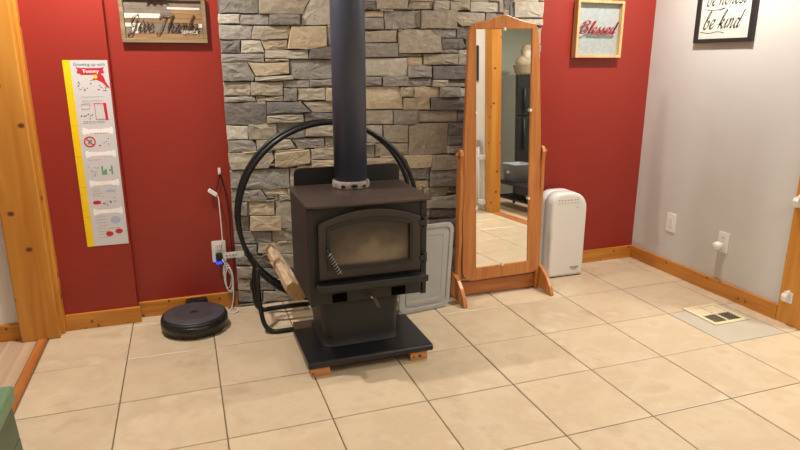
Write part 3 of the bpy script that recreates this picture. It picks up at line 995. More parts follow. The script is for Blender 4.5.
for s_ in (-1, 1):
    part(MB().tube([(vc[0] + s_ * .11 - .012, vc[1], .018), (vc[0] + s_ * .11 + .012, vc[1], .018)], .018, 14), 'wheel', BLACK, VC)
DK = thing('charging_dock', 'small black charging dock behind the robot vacuum', 'dock', (.335, 1.29, 0))
part(MB().prism(rrect(.275, .395, 0, .084, .014, 4), XZ, 1.268, 1.318), 'housing', BLACKG, DK, .003)
part(MB().prism(rrect(.300, .345, .0838, .0875, .001, 2), XZ, 1.275, 1.300), 'top_contact', BLACK, DK)

# ------------------------------------------------------------------ left outlet, chargers, cords
def outlet(name, label, face, c, wdt=.076, hgt=.124, blank=False, group=None):
    """face 'y' = on the back wall facing -Y, 'x' = on the right wall facing -X"""
    fn = (lambda u, v, t: (c[0] + u, c[1] - t, c[2] + v)) if face == 'y' else (lambda u, v, t: (c[0] - t, c[1] - u, c[2] + v))
    o = thing(name, label, 'outlet' if not blank else 'wall plate', c, group)
    part(MB().prism(rrect(-wdt / 2, wdt / 2, -hgt / 2, hgt / 2, .006, 4), fn, 0, .006), 'plate', WHITEP, o, .0015)
    if not blank:
        for dz_ in (-.026, .026):
            r_ = part(MB().prism(rrect(-.017, .017, dz_ - .019, dz_ + .019, .009, 4), fn, .0055, .0085), 'receptacle', WHITEP2, o)
            for s_ in (-1, 1):
                part(MB().prism(rrect(s_ * .0065 - .0012, s_ * .0065 + .0012, dz_ - .001, dz_ + .009, .0008, 2), fn, .0084, .0088), 'slot', DARKG, r_)
    else:
        r_ = part(MB().prism(rrect(-.017, .017, -.034, .034, .003, 4), fn, .0055, .0085), 'insert', WHITEP2, o, .001)
    part(MB().prism(rrect(-.003, .003, -.003, .003, .0028, 3), fn, .0058, .0072), 'screw', plain('screw_white', (200, 198, 192), .4), o)
    return o, fn
oc = (.478, WY, .336)
outlet('wall_outlet', 'white duplex outlet on the red wall with plugged-in chargers', 'y', oc)
CH = thing('charger_plug', 'black charger plug with blue light in the red wall outlet', 'charger', (.476, WY - .02, .30))
part(MB().prism(rrect(.458, .494, .286, .332, .006, 4), XZ, WY - .045, WY - .0088), 'plug_body', BLACK, CH, .003)
part(MB().prism(rrect(.458, .488, .272, .2855, .003, 3), XZ, WY - .042, WY - .012), 'blue_light', glow('blue_led', (30, 60, 255), 2.2), CH)
TG = tag(MB().prism(rrect(0, .112, 0, .036, .003, 2), lambda u, v, t: (.497 + u, WY - .052 - .02 * u / .1 + t - .004 * math.sin(u * 50), .304 + v + u * .06), 0, .0012).build('cord_tag', WHITEP2), 'white printed paper tag on a charger cord beside the stone', 'tag')
for k in range(5):
    part(MB().prism([(.012 + .018 * k, .012), (.024 + .018 * k, .012), (.024 + .018 * k, .022), (.012 + .018 * k, .022)], lambda u, v, t: (.497 + u, WY - .052 - .02 * u / .1 + t - .004 * math.sin(u * 50), .304 + v + u * .06), -.0006, -.0001), 'print_mark', ICON, TG)
CW = plain('cord_white', (226, 224, 218), .45)
CB = plain('cord_black', (34, 32, 32), .5)
yy = WY - .025
HK = thing('adhesive_hook', 'small white adhesive hook high on the red wall', 'hook', (.513, WY, .79))
part(MB().prism(rrect(.506, .520, .772, .812, .004, 3), XZ, WY - .005, WY), 'pad', WHITEP, HK, .001)
part(MB().tube(smoothc([(.513, WY - .004, .790), (.513, WY - .014, .780), (.513, WY - .018, .785), (.513, WY - .018, .794)], 4), .003, 8), 'prong', WHITEP, HK)
PW = thing('cord_connector', 'white cord with flat connector hanging from the wall hook', 'cord', (.475, yy, .68))
part(MB().prism(rrect(-.026, .026, -.011, .011, .004, 3), lambda u, v, t: (.468 + u * .8 + v * .55, t, .680 - u * .62 + v * .8), WY - .030, WY - .014), 'connector', WHITEP, PW, .002)
part(MB().tube(smoothc([(.490, yy, .664), (.497, yy, .640), (.499, yy - .004, .560), (.500, yy - .004, .480), (.500, yy - .002, .420), (.496, WY - .03, .385), (.490, WY - .012, .366)], 6), .0032, 8), 'cord', CW, PW)
BC = thing('black_cord', 'thin black cord running down the edge of the stone', 'cord', (.545, yy, .4))
part(MB().tube(smoothc([(.490, WY - .012, .690), (.505, WY - .012, .740), (.514, WY - .014, .778), (.523, WY - .012, .740), (.540, WY - .011, .650), (.548, WY - .010, .520), (.546, WY - .012, .400), (.552, WY - .012, .250), (.545, WY - .028, .120), (.54, WY - .04, .02), (.50, WY - .05, .006)], 6), .0028, 8), 'cord', CB, BC)
LC = thing('looped_cord', 'bundled white charger cord looped below the red wall outlet', 'cord', (.515, yy, .2))
pts = [(.490, WY - .05, .300), (.500, WY - .055, .280)]
for k in range(34):
    a = k * .62
    pts.append((.508 + .020 * math.cos(a) + .0005 * k, WY - .048 + .010 * math.sin(a * .37), .205 + .072 * math.sin(a) - .0012 * k))
part(MB().tube(smoothc(pts, 4), .0030, 7), 'cord_loops', CW, LC)
part(MB().tube(smoothc([(.505, WY - .045, .29), (.530, WY - .05, .24), (.540, WY - .055, .16), (.535, WY - .06, .07), (.520, WY - .07, .012), (.500, WY - .10, .0055), (.520, WY - .135, .0055), (.552, WY - .11, .0055), (.548, WY - .07, .0055), (.53, WY - .055, .0055)], 6), .0030, 7), 'cord_tail', CW, LC)
part(MB().tube([(.497 + .016 * math.cos(R(a)), WY - .047, .196 + .006 * math.sin(R(a))) for a in range(0, 360, 30)], .003, 6, closed=True), 'cord_tie', CB, LC)

# ------------------------------------------------------------------ right wall plates, plug-in, post brackets
p1 = (WX, .990, .342)
outlet('blank_plate', 'white wall plate on the grey wall nearer the red corner', 'x', p1, .078, .124, blank=True)
p2 = (WX, .560, .325)
outlet('wall_outlet', 'white duplex outlet low on the grey wall holding a round plug-in', 'x', p2, .078, .124)
NL = thing('plug_in_freshener', 'round white plug-in freshener in the grey wall outlet', 'plug-in', (WX - .03, .565, .30))
part(MB().lathe([(.020, .0), (.026, .004), (.027, .024), (.023, .034), (.010, .038)], (0, 0, 0), 28), 'cap', WHITEP, NL)
k_ = NL.children[-1] if NL.children else None
for o in [o for o in COL.objects if o.parent == NL]:
    o.matrix_parent_inverse = Matrix.Identity(4)
    o.location = (.030 - .0088 - .006, .008, .002)
    o.rotation_euler = (0, R(-90), 0)
part(box(WX - .0165, WX - .0086, .536, .578, .276, .322), 'plug_base', WHITEP2, NL, .003)
for (yc, zc, lab) in ((.087, .152, 'white gate latch bracket screwed low on the pine post'), (.112, .668, 'white gate latch bracket screwed higher on the pine post')):
    g = thing('gate_bracket', lab, 'bracket', (WX - .016, yc, zc))
    xf = WX - .016
    part(MB().prism(rrect(yc - .026, yc + .026, zc - .030, zc + .030, .008, 3), YZ, xf - .008, xf), 'back_plate', WHITEP, g, .0015)
    part(MB().prism([(xf - .007, zc + .018), (xf - .032, zc + .026), (xf - .040, zc + .010), (xf - .034, zc - .018), (xf - .007, zc - .022)], lambda u, v, t: (u, t, v), yc - .016, yc + .016), 'latch_cup', WHITEP, g, .003)
    part(MB().tube([(xf - .022, yc - .012, zc + .015), (xf - .022, yc - .012, zc + .044)], .008, 10), 'pin', WHITEP, g)

# ------------------------------------------------------------------ floor register
FV = thing('floor_register', 'cream metal floor register set in the tile by grey wall', 'floor vent', (3.08, .31, 0))
vx0, vx1, vy0, vy1 = 2.962, 3.196, .188, .430
part(box(vx0 + .02, vx1 - .02, vy0 + .02, vy1 - .02, .0005, .0015), 'duct', DARKG, FV)
part(ringprism([(vx0, vy0), (vx1, vy0), (vx1, vy1), (vx0, vy1)], [(vx0 + .024, vy0 + .024), (vx1 - .024, vy0 + .024), (vx1 - .024, vy1 - .024), (vx0 + .024, vy1 - .024)], XY, .0005, .006), 'frame', CREAM, FV, .0015)
part(box(vx0 + .03, vx1 - .03, (vy0 + vy1) / 2 - .006, (vy0 + vy1) / 2 + .006, .001, .0058), 'cross_bar', CREAM, FV)
part(box((vx0 + vx1) / 2 - .005, (vx0 + vx1) / 2 + .005, vy0 + .03, vy1 - .03, .001, .0056), 'cross_bar', CREAM, FV)
for k in range(13):
    x = vx0 + .033 + k * .0140
    for half in (0, 1):
        ya, yb = (vy0 + .024, (vy0 + vy1) / 2 - .005) if half == 0 else ((vy0 + vy1) / 2 + .005, vy1 - .024)
        t_ = -.0055 if half == 0 else .0055
        part(MB().add([(x - t_ * .75, ya, .0018), (x + t_ * .75, ya, .0052), (x + t_ * .75, yb, .0052), (x - t_ * .75, yb, .0018),
                       (x - t_ * .75 + .001, ya, .0016), (x + t_ * .75 + .001, ya, .005), (x + t_ * .75 + .001, yb, .005), (x - t_ * .75 + .001, yb, .0016)],
                      [(0, 1, 2, 3), (7, 6, 5, 4), (0, 4, 5, 1), (2, 6, 7, 3), (1, 5, 6, 2), (3, 7, 4, 0)]), 'louvre', CREAM, FV)

# ------------------------------------------------------------------ pen-drawn script lettering
GL = {  # strokes on a unit x-height, slanted when drawn
    'b': (.75, [[(.05, .5), (.25, 1.0), (.38, 1.75), (.28, 1.9), (.18, 1.5), (.12, .5), (.2, .05), (.45, .05), (.6, .45), (.5, .85), (.3, .75)]]),
    'e': (.62, [[(.02, .3), (.3, .45), (.48, .75), (.36, .98), (.16, .8), (.1, .35), (.25, .03), (.45, .08), (.62, .35)]]),
    'h': (.78, [[(.02, .4), (.25, 1.0), (.4, 1.75), (.3, 1.9), (.2, 1.5), (.1, 0)], [(.1, .3), (.3, .85), (.48, .95), (.5, .6), (.48, .15), (.58, .03), (.76, .3)]]),
    'o': (.66, [[(.4, .98), (.14, .85), (.08, .35), (.25, .03), (.48, .2), (.52, .7), (.36, .98), (.5, .85), (.68, .85)]]),
    'n': (.72, [[(.04, .85), (.14, .98), (.16, .6), (.1, 0)], [(.12, .4), (.3, .88), (.45, .95), (.46, .55), (.44, .12), (.54, .03), (.7, .3)]]),
    's': (.55, [[(.0, .3), (.28, .95), (.24, .7), (.42, .4), (.4, .08), (.2, .02), (.06, .14)], [(.4, .08), (.56, .3)]]),
    't': (.5, [[(.02, .4), (.22, 1.0), (.28, 1.55), (.2, .8), (.16, .2), (.26, .02), (.48, .3)], [(.0, 1.08), (.46, 1.12)]]),
    'k': (.72, [[(.02, .4), (.25, 1.0), (.4, 1.75), (.3, 1.9), (.2, 1.5), (.1, 0)], [(.12, .42), (.4, .95), (.5, .75), (.3, .5), (.16, .48), (.4, .3), (.5, .03), (.7, .25)]]),
    'i': (.36, [[(.02, .4), (.16, .98), (.12, .4), (.16, .05), (.36, .3)], [(.22, 1.3), (.25, 1.38)]]),
    'd': (.74, [[(.44, .85), (.2, .95), (.08, .5), (.16, .04), (.36, .1), (.5, .8), (.62, 1.85), (.52, .8), (.46, .2), (.56, .02), (.74, .3)]]),
    'l': (.42, [[(.02, .35), (.26, 1.0), (.4, 1.7), (.3, 1.9), (.2, 1.5), (.12, .4), (.2, .03), (.42, .3)]]),
    'v': (.6, [[(.04, .85), (.16, .98), (.18, .4), (.26, .02), (.46, .5), (.48, .98), (.6, .85)]]),
    'a': (.7, [[(.44, .85), (.2, .97), (.08, .5), (.16, .04), (.36, .1), (.48, .9), (.44, .2), (.54, .02), (.7, .3)]]),
    'B': (1.15, [[(.35, 1.75), (.22, .9), (.08, .05), (-.1, .1)], [(.05, 1.4), (.3, 1.85), (.75, 1.9), (.9, 1.55), (.65, 1.08), (.4, 1.0), (.85, .9), (.95, .45), (.65, .03), (.3, .05), (.2, .2)]]),
    'G': (1.0, [[(.75, 1.6), (.55, 1.9), (.2, 1.6), (.12, 1.0), (.3, .65), (.6, .85), (.72, 1.3), (.66, .4), (.5, -.5), (.22, -.75), (.1, -.35), (.5, .1), (.95, .35)]]),
    'T': (1.0, [[(-.1, 1.5), (.1, 1.85), (.6, 1.75), (1.15, 1.9)], [(.62, 1.75), (.5, .9), (.36, -.25), (.1, -.35), (.02, -.1)]]),
    ' ': (.45, []),
}
def script(text, fn, size, width=None, pen=.14, ang=35, slant=.28, t0=0, t1=.001):
    """broad-nib strokes for the text in the plane of fn; returns an MB"""
    mb = MB()
    x = 0
    strokes = []
    for ch in text:
        adv, st = GL[ch]
        for s_ in st:
            strokes.append([(x + u + v * slant, v) for u, v in s_])
        x += adv
    k = size if width is None else width / x
    nv = Vector((math.cos(R(ang)), math.sin(R(ang)))) * pen / 2
    for s_ in strokes:
        c = smoothc([(u, v, 0) for u, v in s_], 5)
        for a, b in zip(c[:-1], c[1:]):
            d = Vector((b.x - a.x, b.y - a.y))
            if d.length < 1e-5:
                continue
            nrm = Vector((-d.y, d.x)).normalized() * pen * .16
            p0, p1 = Vector((a.x, a.y)), Vector((b.x, b.y))
            sgn = 1 if nrm.dot(nv) > 0 else -1
            off = nv + nrm * sgn
            q = [p0 + off, p1 + off, p1 - off, p0 - off]
            mb.prism([(v.x * k, v.y * size) for v in q], fn, t0, t1)
    return mb

def words(text, fn, size, width, pen, ang, slant, t0, t1, name, mat, parent, label=None):
    tot = sum(GL[c][0] for c in text)
    x = 0
    for wd in text.split(' '):
        wl = sum(GL[c][0] for c in wd)
        x0 = x * width / tot
        part(script(wd, lambda u, v, t, x0=x0: fn(u + x0, v, t), size, width * wl / tot, pen, ang, slant, t0, t1), name, mat, parent, label=label)
        x += wl + GL[' '][0]

def text_mesh(s, size, fn, t, name, mat, parent, shear=0, align='CENTER', bold=0):
    cu = bpy.data.curves.new('txt', 'FONT')
    cu.body = s
    cu.size = size
    cu.shear = shear
    cu.align_x = align
    cu.align_y = 'CENTER'
    cu.offset = bold
    cu.resolution_u = 2
    to = bpy.data.objects.new('txt', cu)
    me = bpy.data.meshes.new_from_object(to)
    for v in me.vertices:
        v.co = Vector(fn(v.co.x, v.co.y, t))
    bpy.data.objects.remove(to)
    o = bpy.data.objects.new(name, me)
    me.materials.clear()
    me.materials.append(mat)
    COL.objects.link(o)
    keep(o, parent)
    return o

# --- plank sign on the red wall, left
SG = thing('plank_sign', 'framed rustic plank sign with wire script and stars on red wall', 'sign', (.30, WY, 1.56))
gx0_, gx1_, gz0_, gz1_ = .098, .505, 1.466, 1.690
gy = WY - .024
part(box(gx0_ + .008, gx1_ - .008, gy + .014, WY - .001, gz0_ + .008, gz1_ - .008), 'backboard', BARNW, SG)
for nm, a in (('frame_rail', (gx0_, gx1_, gy, WY - .0005, gz0_, gz0_ + .020)), ('frame_rail', (gx0_, gx1_, gy, WY - .0005, gz1_ - .020, gz1_)),
              ('frame_stile', (gx0_, gx0_ + .020, gy, WY - .0005, gz0_ + .020, gz1_ - .020)), ('frame_stile', (gx1_ - .020, gx1_, gy, WY - .0005, gz0_ + .020, gz1_ - .020))):
    part(box(*a), nm, BARNW, SG, .002)
PLK = [wood('plank_tan', (156, 124, 84), (128, 98, 64), None, 0, .6, 16), plain('plank_grey', (116, 104, 94), .65, 0, .18, 40), plain('plank_white', (204, 198, 188), .6, 0, .06, 40), wood('plank_brown', (136, 106, 76), (106, 82, 56), None, 0, .6, 16)]
z = gz0_ + .021
rows = [(.024, [(0, 1, 0)]), (.030, [(0, .08, 1), (.08, .16, 2), (.16, .36, 1), (.36, 1, 1)]), (.020, [(0, .10, 2), (.10, .22, 2), (.22, .72, 1), (.72, .92, 3), (.92, 1, 2)]), (.022, [(0, .55, 3), (.55, 1, 0)]),
        (.024, [(0, .07, 2), (.07, .46, 2), (.46, .60, 1), (.60, 1, 0)]), (.020, [(0, .6, 1), (.6, 1, 0)]), (.012, [(0, .55, 1), (.55, .98, 2), (.98, 1, 1)]), (.026, [(0, 1, 1)])]
ix0, ix1 = gx0_ + .021, gx1_ - .021
for h, ps in rows:
    for a, b, c in ps:
        part(box(ix0 + (ix1 - ix0) * a + .0006, ix0 + (ix1 - ix0) * b - .0006, gy + .009 + .002 * (c % 2), gy + .016, z + .0006, min(z + h, gz1_ - .021) - .0006), 'plank', PLK[c], SG)
    z += h
BRONZE = plain('bronze_wire', (74, 52, 38), .5, .3)
words('Give Thanks', lambda u, v, t: (ix0 + .012 + u, t, 1.522 + v), .042, .33, .07, 30, .3, gy + .003, gy + .006, 'script_word', BRONZE, SG, 'dark wire script lettering')
text_mesh('SERVICE', .022, lambda u, v, t: (.420 + u, t, 1.518 + v), gy - .0005, 'small_lettering', plain('letter_white', (226, 222, 214), .5), SG)
STAR = plain('star_bronze', (66, 40, 28), .4, .4)
STARL = plain('star_cream', (226, 196, 152), .5)
for cx_, cz_, r_, mt in ((.243, 1.688, .034, STAR), (.272, 1.690, .026, STARL), (.303, 1.690, .032, STAR)):
    pts = [(cx_ + (r_ if k % 2 == 0 else r_ * .42) * math.sin(R(36 * k)), cz_ + (r_ if k % 2 == 0 else r_ * .42) * math.cos(R(36 * k))) for k in range(10)]
    part(MB().prism(pts, XZ, gy - .006 if mt is STAR else gy - .009, gy - .001 if mt is STAR else gy - .005), 'star', mt, SG)

# --- Blessed picture, right of the mirror
BL = thing('blessed_picture', 'wood framed galvanised picture reading Blessed on the red wall', 'picture', (2.895, WY, 1.57))
bx0, bx1, bz0_, bz1_ = 2.722, 3.070, 1.398, 1.746
by = WY - .046
for nm, a in (('frame_rail', (bx0, bx1, by, WY - .0005, bz0_, bz0_ + .017)), ('frame_rail', (bx0, bx1, by, WY - .0005, bz1_ - .017, bz1_)),
              ('frame_stile', (bx0, bx0 + .017, by, WY - .0005, bz0_ + .017, bz1_ - .017)), ('frame_stile', (bx1 - .017, bx1, by, WY - .0005, bz0_ + .017, bz1_ - .017))):
    part(box(*a), nm, FRAMEW, BL, .0015)
part(box(bx0 + .016, bx1 - .016, WY - .014, WY - .001, bz0_ + .016, bz1_ - .016), 'metal_sheet', GALV, BL)
part(script('Blessed', lambda u, v, t: (bx0 + .020 + u, t, 1.545 + v), .040, .270, .15, 32, .3, by + .008, by + .014), 'script_lettering', plain('letter_red', (150, 24, 32), .45), BL, label='red script lettering Blessed')

# --- black framed print on the grey wall
KP = thing('framed_print', 'black framed brush lettered print on the grey wall', 'picture', (WX, .757, 1.62))
ky0, ky1, kz0, kz1 = .548, .966, 1.482, 1.905
kx = WX - .022
BLKW = plain('frame_black', (36, 35, 38), .4, 0, .05, 20)
for nm, a in (('frame_rail', (kx, WX - .0005, ky0, ky1, kz0, kz0 + .022)), ('frame_rail', (kx, WX - .0005, ky0, ky1, kz1 - .022, kz1)),
              ('frame_stile', (kx, WX - .0005, ky0, ky0 + .030, kz0 + .022, kz1 - .022)), ('frame_stile', (kx, WX - .0005, ky1 - .030, ky1, kz0 + .022, kz1 - .022))):
    part(box(*a), nm, BLKW, KP, .0015)
part(box(WX - .012, WX - .001, ky0 + .029, ky1 - .029, kz0 + .021, kz1 - .021), 'print_sheet', plain('print_paper', (204, 208, 200), .4), KP)
INK = plain('ink_black', (52, 54, 52), .6)
KF = lambda y_, z_: (lambda u, v, t: (t, y_ - u, z_ + v))
words('be kind', KF(.915, 1.560), .052, .265, .16, 50, .32, WX - .0128, WX - .0120, 'brush_word', INK, KP)
words('be honest', KF(.905, 1.690), .050, .285, .16, 50, .32, WX - .0128, WX - .0120, 'brush_word', INK, KP)
part(MB().tube(smoothc([(WX - .0122, .925, 1.545), (WX - .0122, .86, 1.536), (WX - .0122, .80, 1.543), (WX - .0122, .75, 1.535)], 5), .0016, 5), 'flourish', INK, KP)
part(MB().tube(smoothc([(WX - .0122, .910, 1.672), (WX - .0122, .84, 1.663), (WX - .0122, .76, 1.672), (WX - .0122, .80, 1.660)], 5), .0016, 5), 'flourish', INK, KP)

# --- tall growth chart poster on the proud red wall
PS = thing('growth_chart', 'tall paper growth chart with yellow ruler edge on red wall', 'poster', (-.075, JOG_Y, .91))
px0, px1, pz0, pz1 = -.174, .0235, .446, 1.381
def PF(u, v, t):
    # gentle curl of hung paper
    return (px0 + u, JOG_Y - .0012 - t - .0025 * (1 - math.cos(v * 6.7)) * .6, pz0 + v)
PW_, PH_ = px1 - px0, pz1 - pz0
def sheet(u0, u1, v0, v1, t, name, mat, parent, nseg=16):
    mb = MB()
    V, F = [], []
    for i in range(nseg + 1):
        v = v0 + (v1 - v0) * i / nseg
        V += [PF(u0, v, t), PF(u1, v, t), PF(u0, v, t - .0008), PF(u1, v, t - .0008)]
    for i in range(nseg):
        a, b = i * 4, i * 4 + 4
        F += [(a, a + 1, b + 1, b), (a + 2, b + 2, b + 3, a + 3), (a, b, b + 2, a + 2), (a + 1, a + 3, b + 3, b + 1)]
    F += [(0, 2, 3, 1), (nseg * 4, nseg * 4 + 1, nseg * 4 + 3, nseg * 4 + 2)]
    return part(mb.add(V, F), name, mat, parent)
PAPER = plain('poster_paper', (208, 206, 210), .5, 0, .015, 10)
YEL = plain('poster_yellow', (246, 206, 10), .5, 0, .02, 10)
sheet(0, PW_, 0, PH_, .001, 'paper', PAPER, PS)
sheet(0, .032, 0, PH_, .0013, 'ruler_edge', YEL, PS)
PR_RED = plain('poster_red', (196, 40, 56), .5)
PR_PINK = plain('poster_pink', (226, 170, 176), .5)
PR_GRY = plain('poster_grey', (160, 160, 168), .5)
PR_BLK = plain('poster_black', (58, 54, 58), .5)
PR_GRN = plain('poster_green', (110, 160, 116), .5)
PR_BLU = plain('poster_blue', (168, 184, 214), .5)
PR_WHT = plain('poster_white', (244, 244, 246), .5)
PR_TEAL = plain('poster_teal', (104, 128, 140), .5)
def pshape(poly, name, mat, t=.0016, parent=PS):
    return part(MB().prism(poly, lambda u, v, tt: PF(u, v, tt), t - .0004, t), name, mat, parent)
def pv(py_):                                 # photo row -> height on the sheet, near its middle
    return aty(95, py_, JOG_Y).z - pz0
for k in range(1, 24):
    pshape([(0, PH_ * k / 24), (.012 if k % 4 else .032, PH_ * k / 24), (.012 if k % 4 else .032, PH_ * k / 24 + .0012), (0, PH_ * k / 24 + .0012)], 'ruler_mark', plain('ruler_ink', (190, 156, 20), .5))
text_mesh('Growing up with', .0205, lambda u, v, t: PF(.115 + u, pv(64.5) + v, t), .0016, 'title_lettering', PR_TEAL, PS, bold=.0003)
vb = pv(70.5)
pshape([(.055, vb - .012), (.075, vb - .016), (.075, vb + .012), (.055, vb + .016), (.062, vb + .002)], 'ribbon_end', PR_RED, .0015)
pshape([(.180, vb - .012), (.160, vb - .016), (.160, vb + .012), (.180, vb + .016), (.173, vb + .002)], 'ribbon_end', PR_RED, .0015)
pshape([(.072, vb - .020), (.163, vb - .020), (.165, vb + .012), (.070, vb + .012)], 'ribbon', PR_RED, .0018)
text_mesh('Tommy', .023, lambda u, v, t: PF(.118 + u, vb - .004 + v, t), .0021, 'ribbon_lettering', PR_WHT, PS, bold=.0004)
# fire helmet drawing
hv = pv(80)
pshape([(.108, hv - .004), (.125, hv + .004), (.135, hv + .022), (.155, hv + .030), (.172, hv + .020), (.180, hv - .010), (.196, hv - .040), (.180, hv - .034), (.165, hv - .012), (.140, hv + .002)], 'helmet_drawing', PR_RED)
pshape([(.137 + .009 * math.cos(R(a)), hv + .016 + .010 * math.sin(R(a))) for a in range(0, 360, 45)], 'helmet_badge', YEL, .0019)
rp_ = random.Random(9)
def blots(n, u0, u1, v0, v1, mat, r0=.0018, r1=.0045):
    for _ in range(n):
        cu_, cv_, r_ = rp_.uniform(u0, u1), rp_.uniform(v0, v1), rp_.uniform(r0, r1)
        pshape([(cu_ + r_ * rp_.uniform(.6, 1.3) * math.cos(R(a)), cv_ + r_ * rp_.uniform(.5, 1.1) * math.sin(R(a))) for a in range(0, 360, 60)], 'drawing_spot', mat)
blots(9, .050, .105, pv(91), pv(82), PR_BLK)
blots(10, .112, .178, pv(91), pv(83), PR_BLK)
blots(4, .060, .180, pv(92), pv(88), PR_RED, .0015, .003)
def lines(py0, py1, n, u0, u1, mat, h=.0026):
    for k in range(n):
        v = pv(py0 + (py1 - py0) * k / max(1, n - 1))
        a, b = u0 + rp_.uniform(0, .012), u1 - rp_.uniform(0, .02)
        u = a
        while u < b:
            l_ = rp_.uniform(.006, .014)
            pshape([(u, v), (min(u + l_, b), v), (min(u + l_, b), v + h), (u, v + h)], 'print_word', mat)
            u += l_ + .003
lines(97, 101, 2, .055, .180, PR_GRY)
lines(103, 105, 2, .06, .175, PR_PINK)
def bone(py_, h=.040):
    v = pv(py_)
    pts = [(.052, v - h / 2), (.066, v - h * .32), (.168, v - h * .32), (.184, v - h / 2), (.188, v), (.184, v + h / 2), (.168, v + h * .32), (.066, v + h * .32), (.052, v + h / 2), (.047, v)]
    pshape(pts, 'bone_panel', PR_WHT, .0014)
    lines(py_ - 2.2, py_ + 2.2, 2, .07, .165, PR_PINK)
for py_ in (131, 154, 183.5, 212):
    bone(py_)
def frame_p(u0, u1, v0, v1, w_, mat, name):
    part(ringprism([(u0, v0), (u1, v0), (u1, v1), (u0, v1)], [(u0 + w_, v0 + w_), (u1 - w_, v0 + w_), (u1 - w_, v1 - w_), (u0 + w_, v1 - w_)], lambda u, v, t: PF(u, v, t), .0011, .0017), name, mat, PS)
frame_p(.058, .096, pv(109), pv(103.5), .002, PR_GRY, 'window_drawing')
frame_p(.116, .170, pv(119.5), pv(103), .0022, PR_RED, 'door_drawing')
pshape([(.160, pv(120)), (.172, pv(120)), (.170, pv(103)), (.156, pv(103))], 'door_leaf_drawing', PR_RED, .0019)
blots(8, .050, .105, pv(119), pv(113), PR_BLK)
lines(121.5, 123, 2, .052, .16, PR_GRY)
part(ringprism([(.075 + .027 * math.cos(R(a)), pv(141.5) + .027 * math.sin(R(a))) for a in range(0, 360, 15)], [(.075 + .021 * math.cos(R(a)), pv(141.5) + .021 * math.sin(R(a))) for a in range(0, 360, 15)], lambda u, v, t: PF(u, v, t), .0011, .0019), 'prohibition_ring', PR_RED, PS)
vv = pv(141.5)
pshape([(.060, vv + .013), (.064, vv + .017), (.091, vv - .014), (.087, vv - .018)], 'prohibition_bar', PR_RED, .0019)
pshape([(.064, vv - .012), (.076, vv - .012), (.088, vv + .008), (.082, vv + .012), (.068, vv)], 'match_drawing', PR_GRN, .0017)
blots(6, .130, .165, pv(147), pv(136), PR_BLK)
blots(1, .117, .119, pv(146), pv(145.5), PR_RED, .005, .006)
lines(133.5, 134.5, 1, .10, .17, PR_GRY)
lines(160, 161, 1, .05, .12, PR_GRY)
blots(12, .050, .094, pv(176), pv(163), PR_BLU, .002, .004)
blots(8, .050, .098, pv(178), pv(163), PR_BLK, .0015, .003)
va = pv(175)
for uu in (.112, .156):
    pshape([(uu, va), (uu + .008, va), (uu + .008, va + .045), (uu, va + .045)], 'chair_drawing', PR_GRN)
pshape([(.120, va), (.136, va), (.136, va + .026), (.128, va + .030), (.120, va + .016)], 'chair_drawing', PR_GRN)
pshape([(.146, va + .018), (.156, va + .018), (.156, va + .026), (.146, va + .026)], 'chair_drawing', PR_GRN)
lines(189.5, 196, 4, .052, .105, PR_GRY)
vo_ = pv(191.5)
pshape([(.142 + .026 * math.cos(R(a)), vo_ + .007 * math.sin(R(a))) for a in range(0, 360, 24)], 'blanket_drawing', PR_BLU)
vr_ = pv(202.5)
pshape([(.072 + .020 * math.cos(R(a)), vr_ + .010 * math.sin(R(a))) for a in range(0, 360, 24)], 'truck_drawing', PR_RED)
blots(9, .100, .165, pv(206), pv(197), PR_BLK)
blots(3, .105, .165, pv(206), pv(198), PR_PINK)
lines(217.5, 238, 8, .055, .115, PR_GRY)
vb2 = pv(221)
pshape([(.148 + .024 * math.cos(R(a)), vb2 + .020 * math.sin(R(a))) for a in range(0, 360, 24)], 'globe_drawing', PR_BLU)
for uu, py_ in ((.112, 234.5), (.158, 232.5)):
    v_ = pv(py_)
    pshape([(uu + .018 * math.cos(R(a)), v_ + .015 * math.sin(R(a)) * (1 if math.sin(R(a)) < 0 else .75)) for a in range(0, 360, 24)], 'helmet_drawing', PR_RED)
    blots(3, uu - .012, uu + .012, v_ - .004, v_ + .012, PR_BLK, .002, .004)
lines(229.5, 229.8, 1, .10, .175, PR_GRN)

# ------------------------------------------------------------------ green stool at the picture's edge
GS = thing('step_stool', 'green plastic step stool with thick top on the laminate', 'stool', (-.46, .0, 0))
part(box(-.66, -.279, -.36, .106, .238, .300), 'top_step', GREEN, GS, .012, 3)
def taper(x0, x1, y0, y1, z0, z1, fl_):
    return MB().add([(x0 - fl_, y0 - fl_, z0), (x1 + fl_, y0 - fl_, z0), (x1 + fl_, y1 + fl_, z0), (x0 - fl_, y1 + fl_, z0), (x0, y0, z1), (x1, y0, z1), (x1, y1, z1), (x0, y1, z1)],
                    [(3, 2, 1, 0), (4, 5, 6, 7), (0, 1, 5, 4), (1, 2, 6, 5), (2, 3, 7, 6), (3, 0, 4, 7)])
part(taper(-.645, -.292, -.35, .094, .10, .2385, .006), 'skirt', GREEN_D, GS, .006)
for (xa, xb) in ((-.652, -.57), (-.37, -.286)):
    for (ya, yb) in ((-.356, -.27), (.01, .10)):
        part(taper(xa, xb, ya, yb, 0, .101, .004), 'leg', GREEN_D, GS, .005)

